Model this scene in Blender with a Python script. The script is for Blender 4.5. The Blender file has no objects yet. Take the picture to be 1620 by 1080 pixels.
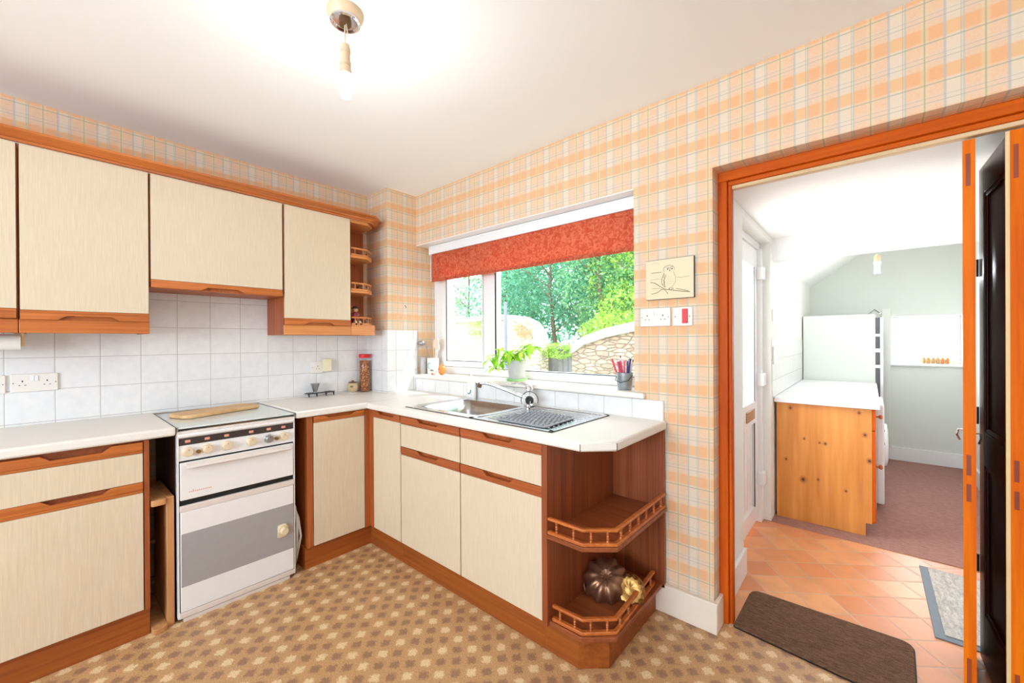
import bpy, bmesh, math, random
from mathutils import Vector, Matrix
random.seed(7)
C = bpy.context.scene.collection
PI = math.pi

# ------------------------------------------------------------------ mesh builder
class MB:
    def __init__(s): s.v=[]; s.f=[]; s.mi=[]; s.m=0; s.T=None
    def add(s, vs, fs):
        b=len(s.v)
        for p in vs:
            p=tuple(p)
            s.v.append(s.T(*p) if s.T else p)
        for f in fs: s.f.append([b+i for i in f]); s.mi.append(s.m)
        return s
    def box(s,x0,x1,y0,y1,z0,z1):
        return s.add([(x,y,z) for z in (z0,z1) for y in (y0,y1) for x in (x0,x1)],
            [(0,2,3,1),(4,5,7,6),(0,1,5,4),(2,6,7,3),(0,4,6,2),(1,3,7,5)])
    def hexa(s,p8): # bottom 4 ccw, top 4 ccw
        return s.add(p8,[(3,2,1,0),(4,5,6,7),(0,1,5,4),(1,2,6,5),(2,3,7,6),(3,0,4,7)])
    def prism(s,poly,a0,a1,axis='z'):
        n=len(poly)
        def P(u,v,w): return {'z':(u,v,w),'x':(w,u,v),'y':(u,w,v)}[axis]
        vs=[P(u,v,a0) for u,v in poly]+[P(u,v,a1) for u,v in poly]
        fs=[tuple(range(n))[::-1],tuple(range(n,2*n))]+[(i,(i+1)%n,n+(i+1)%n,n+i) for i in range(n)]
        return s.add(vs,fs)
    def lathe(s,c,prof,n=24,axis=(0,0,1),cap=True,flute=0,fn=12):
        ax=Vector(axis).normalized(); c=Vector(c)
        t=Vector((1,0,0)) if abs(ax.x)<.9 else Vector((0,1,0))
        a=ax.cross(t).normalized(); b=ax.cross(a)
        vs=[]
        for r,h in prof:
            for i in range(n):
                an=2*PI*i/n; rr=r*(1+flute*math.cos(fn*an))
                vs.append(c+ax*h+(a*math.cos(an)+b*math.sin(an))*rr)
        fs=[]
        for k in range(len(prof)-1):
            for i in range(n):
                j=(i+1)%n; fs.append((k*n+i,k*n+j,(k+1)*n+j,(k+1)*n+i))
        if cap:
            fs.append(tuple(range(n))[::-1]); fs.append(tuple((len(prof)-1)*n+i for i in range(n)))
        return s.add(vs,fs)
    def cyl(s,p0,p1,r,n=16,r1=None):
        p0=Vector(p0);p1=Vector(p1); return s.lathe(p0,[(r,0),(r if r1 is None else r1,(p1-p0).length)],n,p1-p0)
    def tube(s,pts,r,n=8,closed=False):
        pts=[Vector(p) for p in pts]; k=len(pts); vs=[]; prev=None
        for i,p in enumerate(pts):
            if closed: d=pts[(i+1)%k]-pts[i-1]
            else: d=pts[min(i+1,k-1)]-pts[max(i-1,0)]
            d.normalize()
            if prev is None:
                t=Vector((0,0,1)) if abs(d.z)<.9 else Vector((1,0,0)); a=d.cross(t).normalized()
            else: a=(prev-d*prev.dot(d)).normalized()
            prev=a; b=d.cross(a); rr=r[i] if isinstance(r,(list,tuple)) else r
            for j in range(n):
                an=2*PI*j/n; vs.append(p+(a*math.cos(an)+b*math.sin(an))*rr)
        fs=[]
        for i in range(k if closed else k-1):
            for j in range(n):
                i2=(i+1)%k; fs.append((i*n+j,i*n+(j+1)%n,i2*n+(j+1)%n,i2*n+j))
        if not closed: fs+= [tuple(range(n))[::-1],tuple((k-1)*n+j for j in range(n))]
        return s.add(vs,fs)
    def ball(s,c,r,n=16,sc=(1,1,1)):
        pr=[(max(1e-4,math.sin(PI*k/10)),-math.cos(PI*k/10)) for k in range(11)]
        vs=[];c=Vector(c)
        for rr,h in pr:
            for i in range(n):
                an=2*PI*i/n; vs.append((c.x+r*sc[0]*rr*math.cos(an),c.y+r*sc[1]*rr*math.sin(an),c.z+r*sc[2]*h))
        fs=[(k*n+i,k*n+(i+1)%n,(k+1)*n+(i+1)%n,(k+1)*n+i) for k in range(10) for i in range(n)]
        return s.add(vs,fs)
    def rbox(s,x0,x1,y0,y1,z0,z1,r,n=4,axis='z'):
        if axis=='x': a0,a1,b0,b1,h0,h1=y0,y1,z0,z1,x0,x1
        elif axis=='y': a0,a1,b0,b1,h0,h1=x0,x1,z0,z1,y0,y1
        else: a0,a1,b0,b1,h0,h1=x0,x1,y0,y1,z0,z1
        poly=[]
        for cx,cy,st in ((a1-r,b1-r,0),(a0+r,b1-r,1),(a0+r,b0+r,2),(a1-r,b0+r,3)):
            for k in range(n+1):
                an=PI/2*(st+k/n); poly.append((cx+r*math.cos(an),cy+r*math.sin(an)))
        return s.prism(poly,h0,h1,axis)
    def quad(s,a,b,c,d): return s.add([a,b,c,d],[(0,1,2,3)])

def ring(m,ax,a0,a1,b0,b1,w,h0,h1,wb=None,wt=None):
    # rectangular frame; ax = axis of its thickness ('y' -> a=x,b=z ; 'x' -> a=y,b=z); no overlapping faces
    wb=w if wb is None else wb; wt=w if wt is None else wt
    for (p,q,r,t) in ((a0,a0+w,b0,b1),(a1-w,a1,b0,b1),(a0+w,a1-w,b0,b0+wb),(a0+w,a1-w,b1-wt,b1)):
        if ax=='y': m.box(p,q,h0,h1,r,t)
        else: m.box(h0,h1,p,q,r,t)
    return m
ROOT={}
def tag(o,label=None,cat=None,group=None,kind=None):
    if label: o['label']=label
    if cat: o['category']=cat
    if group: o['group']=group
    if kind: o['kind']=kind
    return o
def thing(name,label,cat,loc,group=None):
    o=bpy.data.objects.new(name,None); C.objects.link(o); o.location=loc
    o.empty_display_size=.05
    ROOT[o]=Vector(loc); return tag(o,label,cat,group)
def rootloc(p):
    while p.parent: p=p.parent
    return ROOT[p]
def obj(name,mb,mats,parent=None,label=None,cat=None,group=None,kind=None,bevel=0,seg=2,smooth=35,origin=None,bw=None):
    if not isinstance(mats,(list,tuple)): mats=[mats]
    me=bpy.data.meshes.new(name)
    if parent is not None: off=rootloc(parent)
    elif origin is not None: off=Vector(origin)
    elif kind=='structure': off=Vector((0,0,0))
    else:
        xs=[p[0] for p in mb.v];ys=[p[1] for p in mb.v];zs=[p[2] for p in mb.v]
        off=Vector(((min(xs)+max(xs))/2,(min(ys)+max(ys))/2,min(zs)))
    me.from_pydata([Vector(p)-off for p in mb.v],[],mb.f)
    for m in mats: me.materials.append(m)
    me.polygons.foreach_set('material_index',mb.mi)
    bm=bmesh.new(); bm.from_mesh(me); bmesh.ops.recalc_face_normals(bm,faces=bm.faces); bm.to_mesh(me); bm.free()
    me.polygons.foreach_set('use_smooth',[True]*len(me.polygons))
    me.set_sharp_from_angle(angle=math.radians(smooth)); me.update()
    o=bpy.data.objects.new(name,me); C.objects.link(o)
    if parent is not None: o.parent=parent
    else: o.location=off; ROOT[o]=off
    if bevel:
        b=o.modifiers.new('edge','BEVEL'); b.width=bevel; b.segments=seg; b.limit_method='ANGLE'; b.angle_limit=math.radians(40)
    if bw:
        at=me.attributes.new('bevel_weight_edge','FLOAT','EDGE')
        for e in me.edges:
            p,q=(me.vertices[i].co+off for i in e.vertices)
            at.data[e.index].value=1.0 if bw(p,q) else 0.0
        b.limit_method='WEIGHT'
    return tag(o,label,cat,group,kind)
def struct(name,mb,mats,**k): return obj(name,mb,mats,kind='structure',**k)

# ------------------------------------------------------------------ materials
def lin(c): return tuple(((x/255)/12.92 if x/255<=.04045 else ((x/255+.055)/1.055)**2.4) for x in c)+(1,)
class N:
    def __init__(s,name):
        s.mat=bpy.data.materials.new(name); s.mat.use_nodes=True; s.t=s.mat.node_tree
        s.b=s.t.nodes['Principled BSDF']; s.out=s.t.nodes['Material Output']
    def n(s,ty,**k):
        x=s.t.nodes.new('ShaderNode'+ty)
        for a,v in k.items(): setattr(x,a,v)
        return x
    def put(s,v,sock):
        if isinstance(v,bpy.types.NodeSocket): s.t.links.new(v,sock)
        else: sock.default_value=v
    def math(s,op,a,b=0,c=None):
        x=s.n('Math',operation=op); s.put(a,x.inputs[0]); s.put(b,x.inputs[1])
        if c is not None: s.put(c,x.inputs[2])
        return x.outputs[0]
    def mix(s,f,a,b,mode='MIX'):
        x=s.n('Mix',data_type='RGBA',blend_type=mode); s.put(f,x.inputs[0]); s.put(a,x.inputs[6]); s.put(b,x.inputs[7]); return x.outputs[2]
    def coord(s): return s.n('TexCoord').outputs['Object']
    def sep(s,v): x=s.n('SeparateXYZ'); s.put(v,x.inputs[0]); return x.outputs
    def comb(s,a,b,c): x=s.n('CombineXYZ'); s.put(a,x.inputs[0]);s.put(b,x.inputs[1]);s.put(c,x.inputs[2]); return x.outputs[0]
    def mapv(s,v,scale=(1,1,1),rot=(0,0,0),loc=(0,0,0)):
        x=s.n('Mapping'); s.put(v,x.inputs[0]); x.inputs['Scale'].default_value=scale; x.inputs['Rotation'].default_value=rot; x.inputs['Location'].default_value=loc; return x.outputs[0]
    def noise(s,v,scale=5,detail=4,rough=.5,dist=0):
        x=s.n('TexNoise'); s.put(v,x.inputs['Vector']); x.inputs['Scale'].default_value=scale; x.inputs['Detail'].default_value=detail; x.inputs['Roughness'].default_value=rough; x.inputs['Distortion'].default_value=dist; return x.outputs[0]
    def white(s,v): x=s.n('TexWhiteNoise',noise_dimensions='3D'); s.put(v,x.inputs[0]); return x.outputs[0]
    def voro(s,v,scale=5,feat='F1'): x=s.n('TexVoronoi',feature=feat); s.put(v,x.inputs['Vector']); x.inputs['Scale'].default_value=scale; return x.outputs
    def rng(s,v,a,b,c=0,d=1): x=s.n('MapRange'); s.put(v,x.inputs[0]); 
    def ramp(s,v,a,b,c=0.,d=1.):
        x=s.n('MapRange'); s.put(v,x.inputs[0]); x.inputs[1].default_value=a; x.inputs[2].default_value=b; x.inputs[3].default_value=c; x.inputs[4].default_value=d; return x.outputs[0]
    def col(s,c): s.put(c,s.b.inputs['Base Color']); return s
    def set(s,rough=.5,metal=0,spec=None,trans=None,coat=None):
        s.b.inputs['Roughness'].default_value=rough; s.b.inputs['Metallic'].default_value=metal
        if spec is not None: s.b.inputs['Specular IOR Level'].default_value=spec
        if coat is not None: s.b.inputs['Coat Weight'].default_value=coat; s.b.inputs['Coat Roughness'].default_value=.15
        return s
    def bump(s,h,strength=.3,dist=.002):
        x=s.n('Bump'); x.inputs['Strength'].default_value=strength; x.inputs['Distance'].default_value=dist; s.put(h,x.inputs['Height']); s.t.links.new(x.outputs[0],s.b.inputs['Normal']); return s
def plain(name,c,rough=.5,metal=0,var=.06,scale=30,bump=0,coat=None,spec=None):
    k=N(name); v=k.coord(); nz=k.noise(v,scale,3)
    a=lin(c); d=tuple(x*(1-var) for x in a[:3])+(1,)
    k.col(k.mix(k.ramp(nz,.3,.7),a,d)).set(rough,metal,coat=coat,spec=spec)
    if bump: k.bump(nz,bump)
    return k.mat
def wood(name,c1,c2,axis='x',rough=.4,fine=90,knots=0,coat=None,spec=None):
    k=N(name); v=k.coord()
    st={'x':(1.6,fine,fine),'y':(fine,1.6,fine),'z':(fine,fine,1.6)}[axis]
    sb={'x':(.7,9,9),'y':(9,.7,9),'z':(9,9,.7)}[axis]
    g=k.noise(k.mapv(v,st),1,4,.6); w=k.noise(k.mapv(v,sb),1,3,.5,1.2)
    f=k.math('ADD',k.math('MULTIPLY',g,.55),k.math('MULTIPLY',w,.45))
    c=k.mix(k.ramp(f,.36,.64),lin(c2),lin(c1))
    if knots:
        sk={'x':(.5,1,1),'y':(1,.5,1),'z':(1,1,.5)}[axis]
        vv=k.voro(k.mapv(v,sk),knots)
        on=k.math('LESS_THAN',k.white(vv[2]),.55) if False else 1.0
        kk=k.ramp(vv[0],.05,.11,1,0)
        c=k.mix(kk,c,lin((120,52,14)))
        ring=k.ramp(vv[0],.0,.035,1,0); c=k.mix(ring,c,lin((60,25,8)))
    k.col(c).set(rough,coat=coat,spec=spec).bump(g,.15,.001)
    return k.mat

M={}
M['cream']=None
k=N('cream woodgrain laminate'); v=k.coord(); g=k.noise(k.mapv(v,(60,60,2.2)),4,5,.7); g2=k.noise(v,3,2)
c=k.mix(k.ramp(g,.3,.7),lin((225,208,182)),lin((207,187,156))); c=k.mix(k.math('MULTIPLY',g2,.35),c,lin((222,206,178)))
k.col(c).set(.45).bump(g,.12,.001); M['cream']=k.mat
M['oak_y']=wood('varnished oak along the wall',(206,118,50),(158,80,28),'y',.4)
M['oak_x']=wood('varnished oak beside the window',(186,98,48),(140,66,28),'x',.4)
M['oak_z']=wood('varnished oak upright',(186,100,46),(138,66,26),'z',.45)
M['oakg']=wood('golden oak',(220,148,84),(188,108,48),'y',.35)
M['oakgx']=wood('golden oak rails',(208,120,54),(170,84,34),'x',.35)
M['plinth_y']=wood('oak plinth board',(168,88,26),(128,60,14),'y',.5,60)
M['plinth_x']=wood('oak plinth boards',(160,84,24),(124,56,12),'x',.5,60)
M['dark_oak']=wood('dark oak veneer',(160,84,44),(116,54,26),'z',.4,110)
M['dark_oak_h']=wood('dark oak veneer shelf',(164,88,46),(120,58,30),'x',.4,70)
M['pine_frame']=wood('orange varnished pine upright',(214,98,8),(176,66,3),'z',.5,50,5.5,spec=.2)
M['pine_frame_x']=wood('orange varnished pine head',(218,104,8),(180,70,3),'x',.5,50,5.5,spec=.2)
M['door_edge']=wood('honey pine stile edge',(240,128,10),(208,90,3),'z',.55,40,3.5,spec=.15)
M['tenon']=wood('end grain tenon',(168,72,24),(130,48,14),'z',.5)
M['pale_pine']=wood('unfinished pale pine',(240,212,160),(218,184,128),'z',.6)
M['pale_pine_x']=wood('unfinished pale pine batten',(232,206,164),(206,176,130),'x',.6)
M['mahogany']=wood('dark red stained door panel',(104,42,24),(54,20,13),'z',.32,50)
M['pine_cab']=wood('knotty pine panel',(232,158,76),(204,126,50),'z',.4,22)
def add_knots(mt,pts):
    k=N.__new__(N); k.mat=mt; k.t=mt.node_tree; k.b=k.t.nodes['Principled BSDF']
    src=k.b.inputs['Base Color'].links[0].from_socket; g=k.n('NewGeometry').outputs['Position']; P=k.sep(g); c=src
    for x,z,r in pts:
        dx=k.math('SUBTRACT',P[0],x); dz=k.math('MULTIPLY',k.math('SUBTRACT',P[2],z),.8)
        d=k.math('SQRT',k.math('ADD',k.math('MULTIPLY',dx,dx),k.math('MULTIPLY',dz,dz)))
        c=k.mix(k.ramp(d,r*.5,r*1.6,.75,0),c,lin((150,78,26))); c=k.mix(k.ramp(d,r*.2,r*.7,1,0),c,lin((70,32,14)))
    k.t.links.new(c,k.b.inputs['Base Color'])
add_knots(M['pine_cab'],[(-.430,.803,.012),(-.349,.594,.008),(-.262,.578,.007),(-.230,.577,.010),(-.457,.43,.009),(-.356,.303,.018),(-.12,.276,.008),(0.0,.50,.014),(-.022,.667,.012),(-.051,.809,.010),(-.27,.32,.008)])
M['step_wood']=wood('worn beech board',(208,152,98),(168,110,62),'z',.5,40)
M['board_wood']=wood('pale chopping board wood',(226,188,134),(198,150,96),'y',.5,40)
M['knob_wood']=plain('turned pine knob',(190,110,60),.35)
M['worktop']=plain('off white laminate worktop',(236,232,222),.32,var=.04,scale=160)
M['white']=plain('white upvc',(240,240,240),.3,var=.01)
M['paint']=plain('cream gloss skirting',(238,224,206),.4,var=.02)
M['wallwhite']=plain('white painted plaster',(236,236,230),.8,var=.02,scale=8)
M['farwall']=plain('pale grey green plaster',(222,225,218),.85,var=.02,scale=8)
M['ceiling']=plain('white ceiling paint',(250,250,249),.9,var=.01,scale=5)
M['peachback']=plain('off white emulsion',(228,230,232),.8)
M['steel']=plain('brushed stainless steel',(200,202,204),.28,1,var=.08,scale=80)
M['steel_rim']=plain('polished steel rim',(215,216,218),.22,1)
M['chrome']=plain('chrome',(232,232,235),.08,1,var=0)
M['enamel']=plain('white cooker enamel',(238,236,234),.25,var=.02)
M['enamel_side']=plain('brown enamel cooker side',(96,72,64),.4,var=.1)
M['grey_glass']=plain('grey printed oven glass',(164,160,160),.18,var=.03)
M['black']=plain('black gap',(22,20,20),.6)
M['fascia']=plain('dark brown printed fascia',(62,52,50),.3)
M['knobcream']=plain('aged cream plastic',(226,206,172),.4)
M['orange_print']=plain('salmon printed symbol',(232,160,136),.5)
M['aged']=plain('cream aged metal trim',(226,214,204),.35)
M['rubber']=plain('grey silicone',(146,148,152),.6)
M['greymat']=None
M['red']=plain('red plastic',(216,28,34),.3)
M['socket']=plain('white plastic faceplate',(236,230,222),.35,var=.01)
M['creamplastic']=plain('cream plastic box',(234,226,190),.4)
M['iron']=plain('dark cast iron',(66,68,72),.45,.6)
M['pewter']=plain('pewter',(170,170,172),.3,.9)
M['stoneware']=plain('beige stoneware',(206,178,138),.35,var=.15)
M['brownglaze']=plain('brown glaze',(108,76,50),.3)
M['bronze']=plain('aged bronze',(158,116,88),.36,.8,var=.35,scale=14)
M['gold']=plain('tarnished brass',(176,132,70),.35,.8,var=.3,scale=18)
M['seeds']=None
k=N('dried pasta and grain'); v=k.coord(); vv=k.voro(v,95); c=k.mix(k.ramp(k.white(vv[2] if len(vv)>2 else vv[1]),.2,.8),lin((214,160,96)),lin((168,92,44))); c=k.mix(k.ramp(vv[0],.3,.7),c,lin((120,60,30))); k.col(c).set(.7).bump(vv[0],.6,.003); M['seeds']=k.mat
M['terracotta']=plain('orange glazed pottery',(222,140,66),.35,var=.15)
M['potwhite']=plain('white glazed pottery',(238,238,232),.25)
M['teal']=plain('teal print',(66,190,170),.4)
M['ink']=plain('dark ink',(74,66,54),.8)
M['inksoft']=plain('soft pencil grey',(150,140,112),.8)
M['plaque']=plain('cream plaque paper',(228,212,178),.6,var=.02)
M['darkedge']=plain('dark brown edge',(70,44,30),.5)
M['soil']=plain('potting soil',(84,64,48),.9,var=.4,scale=120)
M['clearpot']=plain('grey translucent plastic pot',(190,188,184),.25)
M['greenplastic']=plain('pale green plastic saucer',(150,205,130),.4)
M['galv']=plain('galvanised steel',(176,184,190),.35,.8,var=.25,scale=60)
M['pen_red']=plain('pen red',(214,36,64),.35); M['pen_blue']=plain('pen navy',(44,50,110),.35); M['pen_white']=plain('pen white',(230,226,230),.35); M['pen_pink']=plain('pen pink',(232,84,126),.35)
M['skin']=plain('figurine skin glaze',(214,160,124),.35); M['maroon']=plain('figurine maroon coat',(122,44,40),.35)
M['flex']=plain('cream flex',(226,208,178),.5)
M['bakelite']=plain('cream lampholder',(226,200,164),.4)
M['roll']=plain('white kitchen paper',(240,238,232),.9)
M['hose']=plain('white gas hose',(222,220,214),.4)
M['greyedge']=plain('blue grey rubber edge',(118,128,136),.6)
M['letter']=plain('brass letterbox',(176,140,104),.3,.7)
M['shade']=plain('dark strip plastic',(84,80,84),.4)

# wallpaper ----------------------------------------------------------
def wallpaper():
    k=N('plaid wallpaper'); P=k.sep(k.coord()); g=k.n('NewGeometry'); nn=k.sep(g.outputs['Normal'])
    ax=k.math('GREATER_THAN',k.math('ABSOLUTE',nn[0]),.6); az=k.math('GREATER_THAN',k.math('ABSOLUTE',nn[2]),.6)
    def sel(f,a,b): return k.math('ADD',k.math('MULTIPLY',a,k.math('SUBTRACT',1,f)),k.math('MULTIPLY',b,f))
    h=sel(ax,P[0],P[1]); v=sel(az,P[2],P[1])
    def fr(c,off,per): return k.math('FRACT',k.math('DIVIDE',k.math('SUBTRACT',c,off),per))
    def line(c,off,per,w): # soft line centred on off
        d=k.math('ABSOLUTE',k.math('SUBTRACT',fr(c,off-per/2,per),.5)); return k.ramp(d,w/per/2*.6,w/per/2*1.5,1,0)
    ph,pv=.137,.1392
    hb=k.ramp(k.math('ABSOLUTE',k.math('SUBTRACT',fr(h,-.768+.021-ph/2,ph),.5)),.13,.16,1,0)
    hg=k.ramp(k.math('ABSOLUTE',k.math('SUBTRACT',fr(h,-.679-ph/2,ph),.5)),.05,.09,1,0)
    vo=k.ramp(k.math('ABSOLUTE',k.math('SUBTRACT',fr(v,1.208-pv/2,pv),.5)),.14,.18,1,0)
    vp=k.ramp(k.math('ABSOLUTE',k.math('SUBTRACT',fr(v,1.262-pv/2,pv),.5)),.09,.16,1,0)
    nz=k.noise(k.coord(),160,2)
    base=k.mix(k.ramp(nz,.3,.7),lin((230,196,164)),lin((226,188,152)))
    base=k.mix(k.math('MULTIPLY',vo,.62),base,lin((230,164,108)))
    base=k.mix(k.math('MULTIPLY',vp,.35),base,lin((216,202,188)))
    pale=k.mix(vo,lin((222,212,192)),lin((228,190,142)))
    base=k.mix(k.math('MULTIPLY',hb,.65),base,pale)
    base=k.mix(k.math('MULTIPLY',hg,.4),base,lin((224,206,168)))
    for off,w,c,s in ((-.768,.006,(176,184,184),.75),(-.726,.004,(176,188,178),.7),(-.732,.0025,(150,170,160),.5),(-.679,.004,(158,172,134),.7)):
        base=k.mix(k.math('MULTIPLY',line(h,off,ph,w),s),base,lin(c))
    for off,w,c,s in ((1.176,.0042,(164,166,140),.75),(1.255,.0028,(176,164,150),.6),(1.270,.0022,(176,164,150),.5)):
        base=k.mix(k.math('MULTIPLY',line(v,off,pv,w),s),base,lin(c))
    k.col(base).set(.75); k.bump(nz,.05,.001)
    return k.mat
M['paper']=wallpaper()
def tiles(name,grid_h,ph,grid_v,pv,swap=None):
    k=N(name); P=k.sep(k.coord()); g=k.n('NewGeometry'); nn=k.sep(g.outputs['Normal'])
    ax=k.math('GREATER_THAN',k.math('ABSOLUTE',nn[0]),.6)
    h=k.math('ADD',k.math('MULTIPLY',P[0],k.math('SUBTRACT',1,ax)),k.math('MULTIPLY',P[1],ax))
    def d(c,off,per): return k.math('MULTIPLY',k.math('SUBTRACT',.5,k.math('ABSOLUTE',k.math('SUBTRACT',k.math('FRACT',k.math('DIVIDE',k.math('SUBTRACT',c,off),per)),.5))),per)
    m=k.math('MINIMUM',d(h,grid_h,ph),d(P[2],grid_v,pv)); gr=k.ramp(m,.0008,.0018,1,0)
    nz=k.noise(k.coord(),22,2)
    c=k.mix(k.ramp(nz,.3,.7),lin((236,235,233)),lin((228,228,228))); c=k.mix(gr,c,lin((186,180,172)))
    k.col(c).set(.14); k.b.inputs['Specular IOR Level'].default_value=.4
    hh=k.math('ADD',k.ramp(m,.0,.006,0,1),k.math('MULTIPLY',nz,.55)); k.bump(hh,.28,.003); return k.mat
M['tiles']=tiles('white wall tiles',.038,.1572,.9215,.1545)
M['tilesB']=tiles('white wall tile row',-.9,.157,.80,.6)
M['tilesF']=tiles('white tiles with grey pattern',.0,.15,1.3,.15)
def lino():
    k=N('brown mosaic lino'); P=k.sep(k.coord()); g=.0437
    w=k.math('ADD',k.math('MULTIPLY',k.noise(k.coord(),90,2,.6),.5),k.math('MULTIPLY',k.noise(k.coord(),330,2,.6),.5)); wx=k.math('MULTIPLY',k.math('SUBTRACT',w,.5),.062); w2=k.math('ADD',k.math('MULTIPLY',k.noise(k.mapv(k.coord(),loc=(3,5,0)),90,2,.6),.5),k.math('MULTIPLY',k.noise(k.mapv(k.coord(),loc=(3,5,0)),330,2,.6),.5)); wy=k.math('MULTIPLY',k.math('SUBTRACT',w2,.5),.062)
    def cell(c,off,ww):
        t=k.math('DIVIDE',k.math('SUBTRACT',k.math('ADD',c,ww),off-g/2),g); return k.math('FLOOR',t),k.math('ABSOLUTE',k.math('SUBTRACT',k.math('FRACT',t),.5))
    i,u=cell(P[0],-1.66,wx); j,vv=cell(P[1],1.053,wy)
    def mod(a,m): return k.math('FLOORED_MODULO',a,m)
    def eq(a,b): return k.math('COMPARE',a,b,.2)
    ei=eq(mod(i,2),0); ej=eq(mod(j,2),0); both=k.math('MULTIPLY',ei,ej)
    q=k.math('MULTIPLY',eq(mod(i,4),1),eq(mod(j,4),1))
    oo=k.math('MULTIPLY',k.math('SUBTRACT',1,ei),k.math('SUBTRACT',1,ej))
    dark=k.math('MAXIMUM',both,q); light=k.math('MULTIPLY',oo,k.math('SUBTRACT',1,q))
    st=k.math('ADD',k.math('POWER',u,.5),k.math('POWER',vv,.5)); s=k.ramp(st,.98,1.14,1,0)
    vo=k.voro(k.coord(),260); sp=k.noise(k.coord(),190,3,.7); sp2=k.noise(k.coord(),420,2,.7)
    base=k.mix(k.ramp(sp,.35,.65),lin((214,172,122)),lin((174,128,82)))
    lc=k.mix(k.ramp(sp,.4,.7),lin((238,214,170)),lin((214,180,132)))
    dc=k.mix(k.ramp(sp,.35,.65),lin((172,130,98)),lin((136,100,76)))
    c=k.mix(k.math('MULTIPLY',s,light),base,lc); c=k.mix(k.math('MULTIPLY',s,dark),c,dc)
    c=k.mix(k.ramp(sp2,.54,.68),c,lin((140,94,62)))
    k.col(c).set(.42).bump(sp,.12,.001); return k.mat
M['lino']=lino()
def quarry():
    k=N('terracotta quarry tiles'); a=math.radians(36); P=k.sep(k.coord())
    x=k.math('SUBTRACT',P[0],-.216); y=k.math('SUBTRACT',P[1],2.954); ca,sa=math.cos(a),math.sin(a)
    u=k.math('DIVIDE',k.math('ADD',k.math('MULTIPLY',x,ca),k.math('MULTIPLY',y,sa)),.152)
    v=k.math('DIVIDE',k.math('SUBTRACT',k.math('MULTIPLY',y,ca),k.math('MULTIPLY',x,sa)),.152)
    def e(t): return k.math('SUBTRACT',.5,k.math('ABSOLUTE',k.math('SUBTRACT',k.math('FRACT',t),.5)))
    m=k.math('MINIMUM',e(u),e(v)); gr=k.ramp(m,.008,.022,1,0)
    r=k.white(k.comb(k.math('FLOOR',u),k.math('FLOOR',v),0)); nz=k.noise(k.coord(),9,4)
    c=k.mix(r,lin((214,134,88)),lin((230,164,114))); c=k.mix(k.ramp(nz,.45,.75,0,.5),c,lin((186,132,96)))
    c=k.mix(gr,c,lin((196,168,140))); k.col(c).set(.35).bump(k.ramp(m,.0,.03,0,1),.4,.003); return k.mat
M['quarry']=quarry()
def fuzzy(name,c1,c2,sx,sy,rough=.95,b=.5):
    k=N(name); n1=k.noise(k.mapv(k.coord(),(sx,sy,50)),1,3,.6); n2=k.noise(k.coord(),400,2,.7)
    f=k.math('ADD',k.math('MULTIPLY',n1,.5),k.math('MULTIPLY',n2,.5)); c=k.mix(k.ramp(f,.4,.6),lin(c1),lin(c2)); k.col(c).set(rough,spec=.1).bump(f,b,.004); return k.mat
M['carpet']=fuzzy('dusky pink carpet',(178,136,124),(152,110,100),30,90)
M['doormat']=fuzzy('brown doormat pile',(128,98,76),(82,58,44),40,240)
M['greymat']=fuzzy('grey looped mat pile',(214,208,198),(160,156,150),90,26)
def blindmat():
    k=N('orange damask blind'); v=k.coord(); n1=k.noise(v,26,3,.6,2.5)
    c=k.mix(k.ramp(n1,.42,.6),lin((214,104,76)),lin((232,146,112)))
    d=k.n('BsdfDiffuse'); k.put(c,d.inputs[0]); t=k.n('BsdfTranslucent'); k.put(c,t.inputs[0]); m=k.n('MixShader'); m.inputs[0].default_value=.5
    k.t.links.new(d.outputs[0],m.inputs[1]); k.t.links.new(t.outputs[0],m.inputs[2]); k.t.links.new(m.outputs[0],k.out.inputs[0]); return k.mat
M['blind']=blindmat()
def glass(name,tint=(1,1,1,1),refl=.06):
    k=N(name); t=k.n('BsdfTransparent'); t.inputs[0].default_value=tint; g=k.n('BsdfGlossy'); g.inputs['Roughness'].default_value=.02
    f=k.n('Fresnel'); bf_=k.n('NewGeometry').outputs['Backfacing']; k.put(k.math('ADD',k.math('MULTIPLY',bf_,1/1.35-1.35),1.35),f.inputs[0]); m=k.n('MixShader'); k.t.links.new(f.outputs[0],m.inputs[0]); k.t.links.new(t.outputs[0],m.inputs[1]); k.t.links.new(g.outputs[0],m.inputs[2]); k.t.links.new(m.outputs[0],k.out.inputs[0]); return k.mat
M['glass']=glass('clear window glass'); M['lidglass']=glass('pale green lid glass',lin((236,246,240)))
def emit(name,c,s):
    k=N(name); k.b.inputs['Emission Color'].default_value=lin(c); k.b.inputs['Emission Strength'].default_value=s; k.col(lin(c)); return k.mat
M['bulb']=emit('lit bulb glass',(255,246,230),14)
M['bulb_off']=plain('white bulb tubes',(250,250,246),.3)
def leafmat(name,c1,c2,tr=.45):
    k=N(name); g=k.n('NewGeometry').outputs['Random Per Island']; c=k.mix(g,lin(c1),lin(c2))
    d=k.n('BsdfDiffuse'); k.put(c,d.inputs[0]); t=k.n('BsdfTranslucent'); k.put(c,t.inputs[0]); m=k.n('MixShader'); m.inputs[0].default_value=tr
    k.t.links.new(d.outputs[0],m.inputs[1]); k.t.links.new(t.outputs[0],m.inputs[2]); k.t.links.new(m.outputs[0],k.out.inputs[0]); return k.mat
M['leafA']=leafmat('tree leaves green',(84,146,98),(160,206,144)); M['leafB']=leafmat('tree leaves blue green',(72,142,118),(138,196,156)); M['leafC']=leafmat('shrub leaves yellow green',(120,172,60),(190,216,110)); M['leafD']=leafmat('dry straw tufts',(206,186,130),(220,150,130))
M['houseleaf']=leafmat('houseplant leaves',(126,196,40),(206,232,110))
M['bark']=plain('tree bark',(120,104,84),.9,var=.4)
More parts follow.
